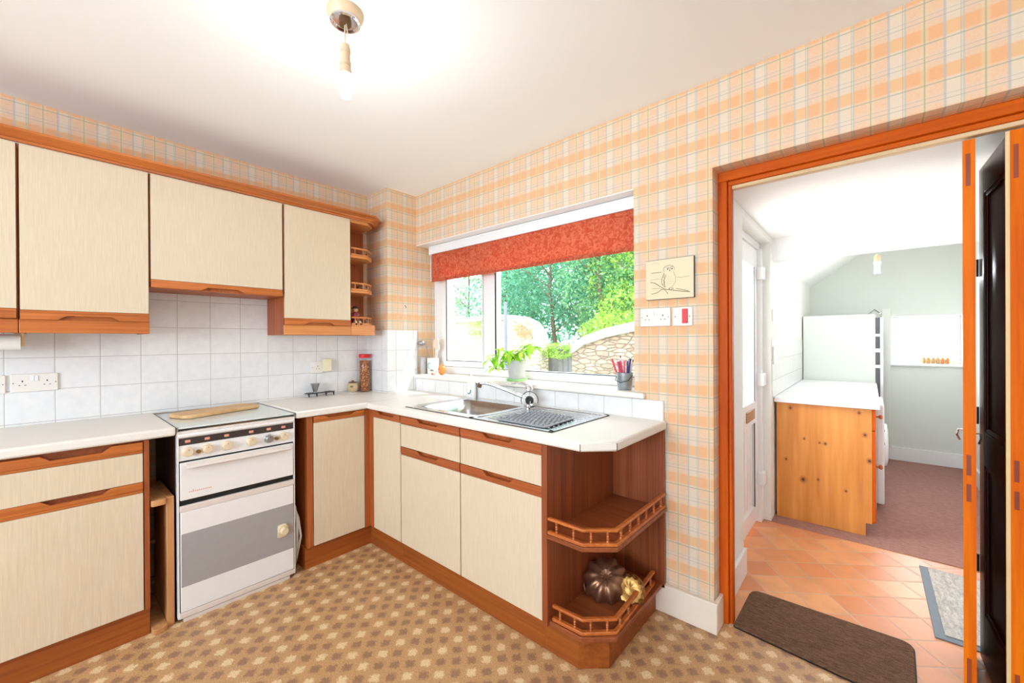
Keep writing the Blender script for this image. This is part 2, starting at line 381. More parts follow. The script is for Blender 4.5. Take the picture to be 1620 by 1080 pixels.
def stone(name,c1,c2,c3):
    k=N(name); v=k.mapv(k.coord(),(1,1,3.0)); d=k.voro(v,5.2,'DISTANCE_TO_EDGE')[0]; cc=k.voro(v,5.2)
    r=k.white(cc[2] if len(cc)>2 else cc[1]); nz=k.noise(k.coord(),18,4)
    c=k.mix(r,lin(c1),lin(c2)); c=k.mix(k.ramp(nz,.35,.7,0,.6),c,lin(c3)); c=k.mix(k.ramp(d,.0,.05,.7,0),c,lin(c3)); k.col(c).set(.9).bump(k.ramp(d,0,.1,0,1),.8,.03); return k.mat
M['stone']=stone('rubble stone wall',(206,190,168),(226,214,196),(170,152,130))
M['coping']=plain('pale mortar coping',(206,204,200),.9,var=.12,scale=12)
M['fence']=plain('weathered fence boards',(150,146,150),.85,var=.3,scale=10)
M['grass']=plain('rough grass ground',(150,158,110),.95,var=.3,scale=6)
M['pole']=plain('grey pole paint',(120,124,136),.5)

# ------------------------------------------------------------------ dimensions
XA=-3.01; YB=1.96; H=2.45
XU=-2.71; XD=-2.41; YD=1.372
OX0=-.523; OX1=.74; OZ=2.063           # doorway in the window wall
WX0,WX1,WZ0,WZ1=-2.72,-.892,1.04,2.063 # window opening
XR=1.75; YK=-2.6                        # unseen end of the kitchen

# ------------------------------------------------------------------ kitchen shell
m=MB().box(XA,XR,YK,2.07,-.1,0); struct('floor',m,M['lino'])
m=MB().box(XA,XR,YK,YB,H,H+.1); struct('ceiling',m,M['ceiling'])
m=MB().box(XA-.25,XA,YK,2.3,0,H+.1); struct('wall_left',m,M['paper'])
m=MB()
m.box(XA,WX0,YB,2.26,-.1,H+.1); m.box(WX0,WX1,YB,2.26,-.1,WZ0-.03); m.box(WX0,WX1,YB,2.26,WZ1,H+.1); m.box(WX1,-.80,YB,2.26,-.1,H+.1)
m.box(-.80,OX0,YB,2.10,-.1,H+.1); m.box(OX0,OX1,YB,2.10,OZ,H+.1); m.box(OX1,XR,YB,2.10,-.1,H+.1)
struct('wall_window',m,M['paper'])
m=MB().box(XA,-2.72,1.70,YB,0,H); struct('wall_pier',m,M['paper'])
# white painted lining of the window recess (head)
m=MB().box(WX0,WX1,YB+.002,2.14,WZ1-.006,WZ1); struct('trim_1',m,M['white'])
m=MB().box(XR,XR+.2,YK,2.1,0,H+.1); struct('wall_right',m,M['peachback'])
bw=(-1.9,.6,.9,2.15)
m=MB().box(XA,bw[0],YK-.25,YK,0,H+.1).box(bw[1],XR,YK-.25,YK,0,H+.1).box(bw[0],bw[1],YK-.25,YK,0,bw[2]).box(bw[0],bw[1],YK-.25,YK,bw[3],H+.1)
struct('wall_back',m,M['peachback'])
m=MB()
ring(m,'y',bw[0],bw[1],bw[2],bw[3],.06,YK-.16,YK-.1); m.box(-.68,-.62,YK-.16,YK-.1,bw[2]+.06,bw[3]-.06)
w4=thing('added_window','wide white framed window added in the unseen back wall to let in fill light','window',(0,YK,bw[2])); w4['kind']='structure'  # made-up window out of view, opening for the fill lamp behind it
obj('window_frame',m,M['white'],w4)
# tiled areas
m=MB().box(XA,XA+.006,YK+1.2,1.694,.905,1.352).box(XA,XA+.006,.352,.98,1.352,1.60); struct('trim_2',m,M['tiles'])
m=MB().box(XA+.006,-2.714,1.694,1.70,.905,1.383).box(-2.72,-2.714,1.70,YB,.905,1.383); struct('trim_3',m,M['tiles'])
m=MB().box(-2.714,-.742,YB-.012,YB,.905,1.006); struct('trim_4',m,[M['tilesB']],bevel=.002)
# sill
m=MB().box(WX0,WX1,1.93,2.16,WZ0-.028,WZ0).box(-2.714,-.832,1.925,YB,WZ0-.03,WZ0-.002)
struct('trim_5',m,plain('off white sill paint',(240,235,226),.4,var=.01),bevel=.009,seg=3)
# skirting by the doorway
m=MB().box(-.80,-.505,1.935,YB,0,.135).box(-.523,-.505,1.96,2.045,0,.135); struct('baseboard_window',m,M['paint'],bevel=.004)
m=MB().box(-.53,-.512,2.102,2.56,0,.145); struct('baseboard_passage',m,M['white'],bevel=.004)

# ------------------------------------------------------------------ kitchen window
w1=thing('window_1','white framed kitchen window with one opening sash and one fixed pane','window',(-1.8,2.15,WZ0)); w1['kind']='structure'
fy0,fy1=2.14,2.21
m=MB(); m.box(-2.72,-.892,fy0,fy1,WZ0+.001,1.095).box(-2.72,-.892,fy0,fy1,2.0,WZ1-.007).box(-2.72,-2.625,fy0,fy1,1.095,2.0).box(-.95,-.892,fy0,fy1,1.095,2.0).box(-2.145,-2.03,fy0,fy1,1.095,2.0)
obj('frame',m,M['white'],w1,bevel=.004)
m=MB(); a,b=-2.62,-2.148
m.box(-2.55,-2.155,fy0-.012,fy1-.01,1.098,1.145).box(-2.55,-2.155,fy0-.012,fy1-.01,1.95,1.998).box(a,-2.55,fy0-.012,fy1-.01,1.098,1.998).box(-2.155,b,fy0-.012,fy1-.01,1.098,1.998)
sash=obj('sash',m,M['white'],w1,bevel=.004)
m=MB().box(-2.46,-2.36,fy0-.035,fy0-.012,1.112,1.126); obj('handle',m,M['white'],sash,bevel=.003)
m=MB(); m.box(-2.556,-2.55,fy0-.013,fy0-.008,1.14,1.955).box(-2.556,-2.153,fy0-.0135,fy0-.008,1.142,1.147); obj('gasket',m,M['black'],sash)
m=MB(); m.box(-2.027,-2.023,fy0-.003,fy0+.01,1.095,2.0).box(-2.03,-.95,fy0-.003,fy0+.01,1.0945,1.098); obj('gasket',m,M['black'],w1)
m=MB().box(-2.55,-2.155,2.17,2.174,1.145,1.95).box(-2.03,-.95,2.17,2.174,1.095,2.0); obj('glass',m,M['glass'],w1)

# roller blind
bl=thing('roller_blind','orange damask roller blind pulled partly down in the kitchen window recess','blind',(-1.8,2.07,1.77))
m=MB().cyl((-2.66,2.075,2.025),(-.90,2.075,2.025),.022,20); obj('roller',m,M['white'],bl)
m=MB().box(-2.655,-.9,2.035,2.10,2.04,2.055).box(-2.655,-.9,2.038,2.048,1.99,2.045); obj('pelmet',m,M['white'],bl,bevel=.003)
m=MB().box(-2.64,-.905,2.052,2.0535,1.77,2.03); obj('fabric',m,M['blind'],bl)
m=MB().box(-2.64,-.905,2.049,2.0565,1.772,1.792); obj('bottom_bar',m,M['blind'],bl,bevel=.002)
obj('bracket',MB().box(-2.668,-2.655,2.045,2.10,1.99,2.055),M['white'],bl); obj('bracket',MB().box(-.899,-.893,2.045,2.10,1.99,2.055),M['white'],bl)
m=MB().tube([(-2.652,2.05,2.02),(-2.652,2.05,1.9),(-2.652,2.052,1.78)],.0022,6); obj('pull_cord',m,M['white'],bl)

# ------------------------------------------------------------------ doorway frame + bifold
d1=thing('door_1','orange varnished pine frame of the wide doorway','door frame',(OX0,2.05,0)); d1['kind']='structure'
m=MB().box(OX0,-.485,2.045,2.099,0,2.02).box(-.485,-.470,2.06,2.099,0,2.0); obj('jamb',m,M['pine_frame'],d1,bevel=.004,seg=3)
m=MB().box(OX0,OX1,2.045,2.099,2.02,2.063).box(-.485,OX1-.04,2.060,2.099,2.0,2.02); obj('head',m,M['pine_frame_x'],d1,bevel=.004,seg=3)
m=MB().box(-.470,OX1-.04,2.068,2.098,1.984,2.0); obj('batten',m,M['pale_pine_x'],d1,bevel=.002)
m=MB().box(OX1-.04,OX1,2.045,2.099,0,2.02); obj('jamb',m,M['pine_frame'],d1,bevel=.004)

def leaf(par,p0,p1,th,z0,z1,matside,name,edge=True):
    # a panelled leaf from near end p0 (edge centre) to far end p1
    a=Vector((p0[0],p0[1],0)); b=Vector((p1[0],p1[1],0)); d=(b-a); L=d.length; d.normalize(); nrm=Vector((-d.y,d.x,0))
    def T(u,w,z): q=a+d*u+nrm*w; return (q.x,q.y,z)
    m=MB(); m.T=T; h=th/2
    st=.075
    m.box(.004,st,-h,h,z0,z1).box(L-st,L,-h,h,z0,z1)
    rails=[(z0,z0+.2),(.80,.93),(z1-.11,z1)]
    for r0,r1 in rails: m.box(st,L-st,-h,h,r0,r1)
    lf=obj(name,m,matside,par,bevel=.002)
    for r0,r1 in ((z0+.2,.80),(.93,z1-.11)):
        m=MB(); m.T=T; m.box(st-.005,L-st+.005,-h*.35,h*.35,r0-.005,r1+.005)
        e=.018
        for s in (-1,1):
            w0=s*h*.35; w1=s*h
            for (u0,u1,q0,q1) in ((st,st+e,r0,r1),(L-st-e,L-st,r0,r1),(st,L-st,r0,r0+e),(st,L-st,r1-e,r1)):
                m.box(u0,u1,min(w0,w1*.8),max(w0,w1*.8),q0,q1)
        obj('panel',m,matside,lf,bevel=.003)
    m=MB(); m.T=T; m.box(0,.004,-h,h,z0,z1); obj('edge',m,M['door_edge'],lf)
    m=MB(); m.T=T
    for q0,q1 in ((1.82,1.93),(.83,.90),(.74,.80),(z0+.1,z0+.19)): m.box(-.0008,.0,-h*.25,h*.5,q0,q1)
    obj('tenon',m,M['tenon'],lf)
    return lf,T
bf=thing('folding_door','varnished bifold door folded open at the side of the doorway, dark stained panels with orange edges','door',(.3,2.1,0))
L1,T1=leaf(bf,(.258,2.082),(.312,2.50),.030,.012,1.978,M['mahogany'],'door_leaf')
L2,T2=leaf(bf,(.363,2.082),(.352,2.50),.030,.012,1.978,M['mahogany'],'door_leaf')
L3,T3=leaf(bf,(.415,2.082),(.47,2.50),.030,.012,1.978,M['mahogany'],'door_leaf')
m=MB().box(.338,.3475,2.078,2.084,.012,1.976); obj('pale_stop',m,M['pale_pine'],bf)
for z in (.35,.95,1.55):
    m=MB().cyl((.333,2.505,z),(.333,2.505,z+.07),.004,10); obj('hinge',m,M['black'],bf)
m=MB(); m.T=T1; m.tube([(.20,.015,.955),(.20,.030,.955),(.20,.034,.935),(.20,.026,.915)],.0035,8); obj('handle',m,M['chrome'],bf)
m=MB(); m.T=T1; m.tube([(.3,-.015,.93),(.3,-.026,.93),(.3,-.028,.91),(.3,-.022,.89)],.003,8); obj('handle',m,M['letter'],bf)

# ------------------------------------------------------------------ extension shell
XL=-.53; XE=.72
m=MB().box(-.9,1.0,2.07,3.405,-.1,0); struct('floor.001',m,M['quarry'])
m=MB().box(-.9,1.0,3.405,6.2,-.1,.004); struct('floor.002',m,M['carpet'])
m=MB(); dz0,dz1,dy0,dy1=0,1.99,2.56,3.41; wl=(3.80,4.31,1.10,1.71)
m.box(-.80,XL,2.10,dy0,0,2.5).box(-.80,XL,dy0,dy1,dz1,2.5)
m.box(-.80,XL,dy1,wl[0],0,2.5).box(-.80,XL,wl[0],wl[1],0,wl[2]).box(-.80,XL,wl[0],wl[1],wl[3],2.5).box(-.80,XL,wl[1],6.2,0,2.5)
struct('wall_passage',m,M['wallwhite'])
m=MB().box(XE,XE+.2,2.1,6.2,0,3.2); struct('wall_passage_side',m,M['wallwhite'])
fw=(.175,.70,1.035,1.535)
m=MB().box(-.6,fw[0],6.0,6.25,0,3.2).box(fw[1],1,6.0,6.25,0,3.2).box(fw[0],fw[1],6.0,6.25,0,fw[2]).box(fw[0],fw[1],6.0,6.25,fw[3],3.2); struct('wall_far',m,M['farwall'])
m=MB().box(-.8,1,2.10,3.5,2.03,2.13).box(-.8,1,3.5,3.62,1.868,2.6); struct('ceiling.001',m,M['ceiling'],bevel=.006)
m=MB().hexa([(-.8,3.6,1.72),(1,3.6,2.98),(1,6.2,2.98),(-.8,6.2,1.72),(-.8,3.6,1.82),(1,3.6,3.08),(1,6.2,3.08),(-.8,6.2,1.82)]); struct('ceiling.002',m,M['ceiling'])
m=MB().box(.0,XE,5.98,6.0,0.004,.145).box(XE-.018,XE,2.12,6.0,.004,.145); struct('baseboard_far',m,M['white'],bevel=.004)
m=MB().box(XL,XL+.006,3.44,5.2,.88,1.30); struct('trim_6',m,M['tilesF'])
# glazed back door
d2=thing('door_2','white glazed upvc door with letterbox beside the quarry tiles','door',(-.6,3.0,0)); d2['kind']='structure'
m=MB().box(-.66,-.595,dy0+.001,dy0+.06,.001,dz1-.05).box(-.66,-.575,dy1-.07,dy1-.001,.001,dz1-.05).box(-.66,-.595,dy0+.001,dy1-.001,dz1-.05,dz1-.001); obj('frame',m,M['white'],d2,bevel=.004)
a,b=dy0+.06,dy1-.07
m=MB(); m.box(-.65,-.60,a,a+.09,.03,1.93).box(-.65,-.60,b-.1,b,.03,1.93)
for q0,q1 in ((.03,.14),(.72,.87),(1.80,1.93)): m.box(-.65,-.60,a+.09,b-.1,q0,q1)
m.box(-.64,-.615,a+.09,b-.1,.14,.72)
for q in range(7): y=a+.12+q*.085; m.box(-.616,-.612,y,y+.003,.16,.70) if y<b-.11 else None
dl=obj('door_leaf',m,M['white'],d2,bevel=.003)
m=MB().box(-.602,-.597,b-.105,b-.1,.14,.72).box(-.602,-.597,b-.105,b-.1,.87,1.80); obj('gasket',m,M['black'],dl)
m=MB().box(-.63,-.626,a+.09,b-.1,.87,1.80); obj('glass',m,M['glass'],dl)
m=MB().box(-.60,-.592,2.98,3.215,.755,.825); obj('letterbox',m,M['letter'],dl,bevel=.003)
m=MB().box(-.60,-.575,2.76,2.775,1.0,1.02).box(-.58,-.57,2.74,2.775,1.0,1.02); obj('handle',m,M['white'],dl)
for z in (.27,.97,1.72):
    m=MB().box(-.60,-.555,b-.03,b+.06,z,z+.09); obj('hinge',m,M['white'],d2,bevel=.006)
# small windows of the extension
w2=thing('window_2','narrow deep window in the tiled wall of the extension','window',(-.75,4.05,1.1)); w2['kind']='structure'
m=ring(MB(),'x',wl[0],wl[1],wl[2],wl[3],.05,-.79,-.75); obj('frame',m,M['white'],w2,bevel=.003)
m=MB().box(-.78,-.776,wl[0],wl[1],wl[2],wl[3]); obj('glass',m,M['glass'],w2)
w3=thing('window_3','low white window at the far end of the extension','window',(.44,6.12,1.035)); w3['kind']='structure'
m=ring(MB(),'y',*fw,.05,6.12,6.18); obj('frame',m,M['white'],w3,bevel=.003)
m=MB().box(fw[0],fw[1],6.15,6.154,fw[2],fw[3]); obj('glass',m,M['glass'],w3)
m=MB().box(fw[0]-.03,XE,5.965,6.12,fw[2]-.025,fw[2]-.002); obj('sill',m,M['white'],w3,bevel=.005)

# ------------------------------------------------------------------ cabinet helpers
def TA(w0=XD):  # fronts facing +x : (u=y, w=outward, z)
    return lambda u,w,z:(w0+w,u,z)
def TB(w0=YD):
    return lambda u,w,z:(u,w0-w,z)
def front(mb,T,u0,u1,z0,z1,th=.018):
    mb.T=T; mb.box(u0+.0028,u1-.0028,-th,0,z0+.0012,z1-.0012); mb.T=None; return mb
def strip(T,u0,u1,z0,z1,notch='up',c=None):
    mb=MB(); mb.T=T; c=(u0+u1)/2 if c is None else c; hw=.1; d=.45*(z1-z0); e=.028
    u0+=.0028; u1-=.0028
    if notch=='up': poly=[(u0,z0+.012),(u1,z0+.012),(u1,z1),(c+hw,z1),(c+hw-e,z1-d),(c-hw+e,z1-d),(c-hw,z1),(u0,z1)]
    elif notch=='down': poly=[(u0,z1-.012),(u0,z0),(c-hw,z0),(c-hw+e,z0+d),(c+hw-e,z0+d),(c+hw,z0),(u1,z0),(u1,z1-.012)]
    else: poly=[(u0,z0),(u1,z0),(u1,z1),(u0,z1)]
    n=len(poly)
    mb.add([(u,-.016,z) for u,z in poly]+[(u,.004,z) for u,z in poly],[tuple(range(n))[::-1],tuple(range(n,2*n))]+[(i,(i+1)%n,n+(i+1)%n,n+i) for i in range(n)])
    if notch=='up': mb.box(u0,u1,-.016,.0005,z0,z0+.012)
    elif notch=='down': mb.box(u0,u1,-.016,.0005,z1-.012,z1)
    mb.T=None; return mb
def gallery(par,path,zb,rail_mat,n_sp,inset=.0,rr=.009,hgt=.062,only=None):
    # rails along a polyline with turned spindles
    def rail(z,h,w):
        m=MB()
        for i in range(len(path)-1):
            a=Vector((*path[i],0)); b=Vector((*path[i+1],0)); d=(b-a); L=d.length; d.normalize(); nn=Vector((-d.y,d.x,0))
            q=[a-nn*w,b-nn*w,b+nn*w,a+nn*w]
            m.hexa([(p.x,p.y,z) for p in q]+[(p.x,p.y,z+h) for p in q])
            if i: m.cyl((a.x,a.y,z),(a.x,a.y,z+h),w,12)
        return m
    obj('lower_rail',rail(zb,.014,rr),rail_mat,par,bevel=.003)
    obj('upper_rail',rail(zb+hgt-.012,.012,rr),rail_mat,par,bevel=.004,seg=3)
    for seg,k in enumerate(n_sp):
        a=Vector(path[seg]); b=Vector(path[seg+1])
        for i in range(k):
            t=(i+.5)/k; p=a.lerp(b,t); s=hgt-.026
            q_=1.25*rr/.009; pr=[(r_*q_,h_*s) for r_,h_ in ((.0045,0),(.0045,.12),(.0026,.2),(.0048,.35),(.003,.45),(.0052,.55),(.003,.7),(.0045,.82),(.0045,1))]
            obj('spindle',MB().lathe((p.x,p.y,zb+.014),pr,10),rail_mat,par)

# ------------------------------------------------------------------ base units on the tiled wall
t=thing('base_cabinet','cream base cabinet with one drawer over one door, left of the wooden step','base cabinet',(-2.7,.09,0))
t['label']='cream base cabinet with oak trim, drawer over door, beside the wooden step stool'
m=MB().box(XA+.01,XD-.019,-.115,-.097,.12,.868).box(XA+.01,XD-.002,.290,.308,.12,.868).box(XA+.01,XD-.019,-.115,.308,.12,.138).box(XA+.01,XA+.02,-.1,.29,.13,.868); obj('carcass',m,M['oak_z'],t,bevel=.001)
m=MB().box(XD-.05,XD-.0185,-.115,.29,.60,.868); obj('front_rail',m,M['dark_oak_h'],t)
m=MB().box(-2.443,-2.425,-.115,.308,0,.122); obj('plinth',m,M['plinth_y'],t)
d=obj('drawer',front(MB(),TA(),-.113,.289,.686,.814),M['cream'],t,bevel=.001)
obj('handle',strip(TA(),-.113,.289,.814,.862),M['oak_y'],d,bevel=.0015)
d=obj('door',front(MB(),TA(),-.113,.289,.122,.640),M['cream'],t,bevel=.001)
obj('handle',strip(TA(),-.113,.289,.640,.686),M['oak_y'],d,bevel=.0015)
t=thing('base_cabinet','second cream base cabinet nearest the camera, cut off by the edge of the photo','base cabinet',(-2.7,-.32,0))
m=MB().box(XA+.01,XD-.019,-.52,-.118,.12,.868); obj('carcass',m,M['oak_z'],t)
m=MB().box(-2.443,-2.425,-.52,-.115,0,.122); obj('plinth',m,M['plinth_y'],t)
d=obj('drawer',front(MB(),TA(),-.517,-.117,.686,.814),M['cream'],t); obj('handle',strip(TA(),-.517,-.117,.814,.862),M['oak_y'],d)
d=obj('door',front(MB(),TA(),-.517,-.117,.122,.640),M['cream'],t); obj('handle',strip(TA(),-.517,-.117,.640,.686),M['oak_y'],d)

# corner cabinet (L)
t=thing('corner_cabinet','L-shaped cream corner base cabinet with oak post where the two runs meet','base cabinet',(-2.7,1.6,0))
m=MB().box(XA+.01,XD-.002,.985,1.017,.12,.868).box(XA+.01,XD-.02,1.017,1.03,.6,.868).box(-2.71,-2.07,1.945,1.957,.14,.868).box(XA+.01,XD-.02,1.0,1.69,.12,.14).box(-2.71,-2.07,1.392,1.95,.12,.14)
obj('carcass',m,M['oak_z'],t,bevel=.001)
m=MB().box(XD-.03,XD,1.339,1.372,.12,.868).box(XD,-2.367,YD,YD+.02,.12,.868).box(XD-.03,XD,1.372,1.39,.12,.868); obj('corner_post',m,M['oak_z'],t,bevel=.002)
obj('front_rail',MB().box(XD-.045,XD-.0195,1.017,1.339,.80,.869),M['oak_y'],t); obj('front_rail',MB().box(-2.366,-2.068,YD+.0195,YD+.04,.80,.869),M['oak_x'],t)
d=obj('door',front(MB(),TA(),1.019,1.338,.122,.832),M['cream'],t,bevel=.001); obj('handle',strip(TA(),1.019,1.338,.832,.868),M['oak_y'],d,bevel=.0015)
d=obj('door',front(MB(),TB(),-2.366,-2.068,.122,.822),M['cream'],t,bevel=.001); obj('handle',strip(TB(),-2.366,-2.068,.822,.866),M['oak_x'],d,bevel=.0015)
m=MB().box(-2.443,-2.425,.975,1.39,0,.122).box(-2.99,-2.443,.975,.99,0,.122); obj('plinth',m,M['plinth_y'],t)
m=MB().box(-2.425,-2.067,1.387,1.402,0,.122); obj('plinth',m,M['plinth_x'],t)
# sink cabinet
t=thing('sink_cabinet','cream double cabinet with two false drawers and two doors under the sink','base cabinet',(-1.55,1.66,0))
m=MB().box(-2.066,-2.05,1.392,1.95,.12,.868).box(-1.046,-1.03,1.374,1.95,.12,.868).box(-2.05,-1.046,1.392,1.95,.12,.138).box(-2.05,-1.046,1.94,1.95,.12,.868).box(-2.05,-1.046,1.392,1.41,.60,.70).box(-2.05,-1.046,1.392,1.41,.8,.868).box(-1.555,-1.535,1.392,1.41,.13,.86); obj('carcass',m,M['oak_z'],t)
for a,b in ((-2.065,-1.547),(-1.545,-1.032)):
    d=obj('drawer_front',front(MB(),TB(),a,b,.686,.818),M['cream'],t,bevel=.001); obj('handle',strip(TB(),a,b,.818,.864),M['oak_x'],d,bevel=.0015)
    d=obj('door',front(MB(),TB(),a,b,.122,.640),M['cream'],t,bevel=.001); obj('handle',strip(TB(),a,b,.640,.685),M['oak_x'],d,bevel=.0015)
m=MB().box(-2.067,-1.03,1.387,1.402,0,.122); obj('plinth',m,M['plinth_x'],t)
# open shelf unit at the end
t=thing('shelf_unit','open dark oak end unit with two galleried corner shelves below the worktop','shelf unit',(-.87,1.66,0))
m=MB().box(-1.028,-1.0,1.358,1.95,.12,.868); obj('side_panel',m,M['dark_oak'],t,bevel=.002)
m=MB().box(-1.0,-.735,1.935,1.95,.12,.868); obj('back_panel',m,M['dark_oak'],t)
def shelfpoly(x0,x1,y0,y1,cx,cy): return [(x0,y0),(x1-cx,y0),(x1,y0+cy),(x1,y1),(x0,y1)]
m=MB().prism(shelfpoly(-1.0,-.725,1.352,1.935,.105,.088),.488,.506); obj('upper_shelf',m,M['dark_oak_h'],t,bevel=.002)
m=MB().prism(shelfpoly(-1.0,-.745,1.372,1.935,.105,.09),.122,.140); obj('lower_shelf',m,M['dark_oak_h'],t,bevel=.002)
pp=shelfpoly(-1.03,-.778,1.387,1.95,.092,.08)
m=MB().prism(pp,0,.121); obj('plinth',m,M['plinth_x'],t,bevel=.001)
gallery(t,[(-.995,1.362),(-.833,1.362),(-.735,1.445),(-.735,1.93)],.507,M['oakgx'],(2,2,6),hgt=.068)
gallery(t,[(-.99,1.385),(-.853,1.390),(-.757,1.480),(-.775,1.90)],.141,M['oakgx'],(2,2,5),hgt=.066)

# ------------------------------------------------------------------ worktops
def slab(m,poly,z0=.872,z1=.912): m.prism(poly,z0,z1)
m=MB(); slab(m,[(XA+.006,-.62),(-2.392,-.62),(-2.392,.398),(XA+.006,.398)])
obj('worktop',m,M['worktop'],None,'off white worktop between the cooker and the near edge, under the double sockets','worktop',bevel=.010,seg=4)
SX=-2.409
flat=lambda p,q: abs(p.z-q.z)<1e-4
m=MB(); slab(m,[(XA+.007,.924),(-2.395,.924),(-2.395,1.346),(SX-.0008,1.362),(SX-.0008,1.947),(-2.713,1.947),(-2.713,1.693),(XA+.007,1.693)])
wa_=obj('worktop',m,M['worktop'],None,'off white corner worktop with the pasta jar and honey pot on it','worktop',bevel=.009,seg=4,bw=lambda p,q: flat(p,q) and max(p.x,q.x)>-2.42 and max(p.y,q.y)<1.4)
m=MB(); sx0,sx1,sy0,sy1=-1.985,-1.515,1.455,1.825
yw0,yw1=1.345,1.947; ym=1.64
o_=[(SX+.0012,yw0+.016),(-2.393,yw0),(-.832,yw0),(-.728,1.443),(-.728,ym),(-.728,yw1),(SX+.0012,yw1),(SX+.0012,ym)]
h_=[(sx0,sy0),(sx1,sy0),(sx1,ym),(sx1,sy1),(sx0,sy1),(sx0,ym)]
allp=o_+h_; n_=len(allp); vs_=[(x,y,.872) for x,y in allp]+[(x,y,.912) for x,y in allp]
fr_=[0,1,2,3,4,10,9,8,13,7]; bk_=[4,5,6,7,13,12,11,10]
fs_=[[i_+n_ for i_ in fr_],[i_+n_ for i_ in bk_],fr_[::-1],bk_[::-1]]
for lp in (list(range(8)),list(range(8,14))):
    for q_ in range(len(lp)): a_,b_=lp[q_],lp[(q_+1)%len(lp)]; fs_.append([a_,b_,b_+n_,a_+n_])
m.add(vs_,fs_)
wb_=obj('worktop',m,M['worktop'],None,'off white worktop with clipped corner holding the steel sink','worktop',bevel=.009,seg=4,bw=lambda p,q: flat(p,q) and ((max(p.y,q.y)<1.4 and min(p.y,q.y)<1.37) or max(p.x,q.x)>-.74) and not (abs(p.x-q.x)<.02 and max(p.x,q.x)<-1) and p.y<1.44+.6*(p.x>-.74 and q.x>-.74))
obj('edge_joint',MB().box(-.8335,-.831,yw0-.0006,yw0+.002,.873,.903),M['darkedge'],wb_); obj('edge_joint',MB().box(-.7295,-.7274,1.4418,1.4445,.873,.905),M['darkedge'],wb_)
m=MB().box(SX-.0006,SX+.001,1.364,1.946,.880,.9122); obj('seam',m,M['inksoft'],wb_)
# rounded nose + clipped edge facing
m=MB(); 
# sink
t=thing('sink','stainless steel single bowl sink with drainer set in the worktop','sink',(-1.53,1.65,.912))
X0,X1,Y0,Y1=-2.055,-1.005,1.402,1.905
m=MB(); zt=.918
m.box(X0,sx0,Y0,Y1,.9122,zt).box(sx0,sx1,Y0,sy0,.9122,zt).box(sx0,sx1,sy1,Y1,.9122,zt).box(sx1,X1,Y0,Y1,.9122,.9145)
m.box(sx1,X1,Y0,Y0+.02,.9145,zt).box(sx1,X1,Y1-.02,Y1,.9145,zt).box(X1-.02,X1,Y0,Y1,.9145,zt).box(sx1,sx1+.03,Y0,Y1,.9145,zt)
obj('rim',m,M['steel_rim'],t,bevel=.002)
obj('seal',ring(MB(),'z_',0,0,0,0,0,0,0) if False else MB().box(X0-.003,X1+.003,Y0-.003,Y0,.9121,.9145).box(X0-.003,X1+.003,Y1,Y1+.003,.9121,.9145).box(X0-.003,X0,Y0,Y1,.9121,.9145).box(X1,X1+.003,Y0,Y1,.9121,.9145),M['fascia'],t)
m=MB(); zb=.76; r=.05
def rr(x0,x1,y0,y1,r,n=5):
    P=[]
    for cx,cy,st in ((x1-r,y1-r,0),(x0+r,y1-r,1),(x0+r,y0+r,2),(x1-r,y0+r,3)):
        for k_ in range(n+1): an=PI/2*(st+k_/n); P.append((cx+r*math.cos(an),cy+r*math.sin(an)))
    return P
A=rr(sx0+.001,sx1-.001,sy0+.001,sy1-.001,r); Bq=rr(sx0+.012,sx1-.012,sy0+.012,sy1-.012,r); n=len(A)
vs=[(x,y,zt-.001) for x,y in A]+[(x,y,zb+.02) for x,y in Bq]+[(x+( -1.75-x)*.1,y+(1.64-y)*.1,zb) for x,y in Bq]
m.add(vs,[(i,(i+1)%n,n+(i+1)%n,n+i) for i in range(n)]+[(n+i,n+(i+1)%n,2*n+(i+1)%n,2*n+i) for i in range(n)]+[tuple(range(2*n,3*n))])
O=[(x,y,z-.0) for x,y,z in vs]
bw_=obj('bowl',m,M['steel'],t); so=bw_.modifiers.new('t','SOLIDIFY'); so.thickness=.0012
m=MB().lathe((-1.75,1.64,zb+.001),[(.04,0),(.036,.004),(.02,.002)],20); obj('waste',m,M['chrome'],t)
m=MB()
for i in range(11):
    y=1.46+i*.037; m.rbox(-1.44,-1.06,y,y+.012,.9143,.9165,.005,3)
obj('drainer_ridges',m,M['steel'],t)
# drainer mat
t=thing('drying_mat','grey studded silicone mat lying on the steel drainer','mat',(-1.2,1.57,.918))
q=[(-1.365,1.43),(-1.055,1.425),(-1.075,1.70),(-1.355,1.745)]
m=MB(); mm=[]
def qlerp(u,v): a=Vector(q[0]).lerp(Vector(q[1]),u); b=Vector(q[3]).lerp(Vector(q[2]),u); return a.lerp(b,v)
poly=[]
for (u0,v0) in ((0,0),(1,0),(1,1),(0,1)):
    for k_ in range(5):
        an=PI/2*k_/4; e=.09
        c_=[(e-e*math.cos(an)*1,e-e*math.sin(an)),(1-e+e*math.sin(an),e-e*math.cos(an)),(1-e+e*math.cos(an),1-e+e*math.sin(an)),(e-e*math.sin(an),1-e+e*math.cos(an))][[(0,0),(1,0),(1,1),(0,1)].index((u0,v0))]
        p=qlerp(*c_); poly.append((p.x,p.y))
m.prism(poly,.919,.925); obj('sheet',m,M['rubber'],t,bevel=.002)
m=MB()
for i in range(11):
    for j in range(10):
        p=qlerp(.07+i*.083+(j%2)*.03,.07+j*.094)
        m.lathe((p.x,p.y,.9245),[(.0085,0),(.0075,.006),(.003,.009)],8)
obj('studs',m,M['rubber'],t)
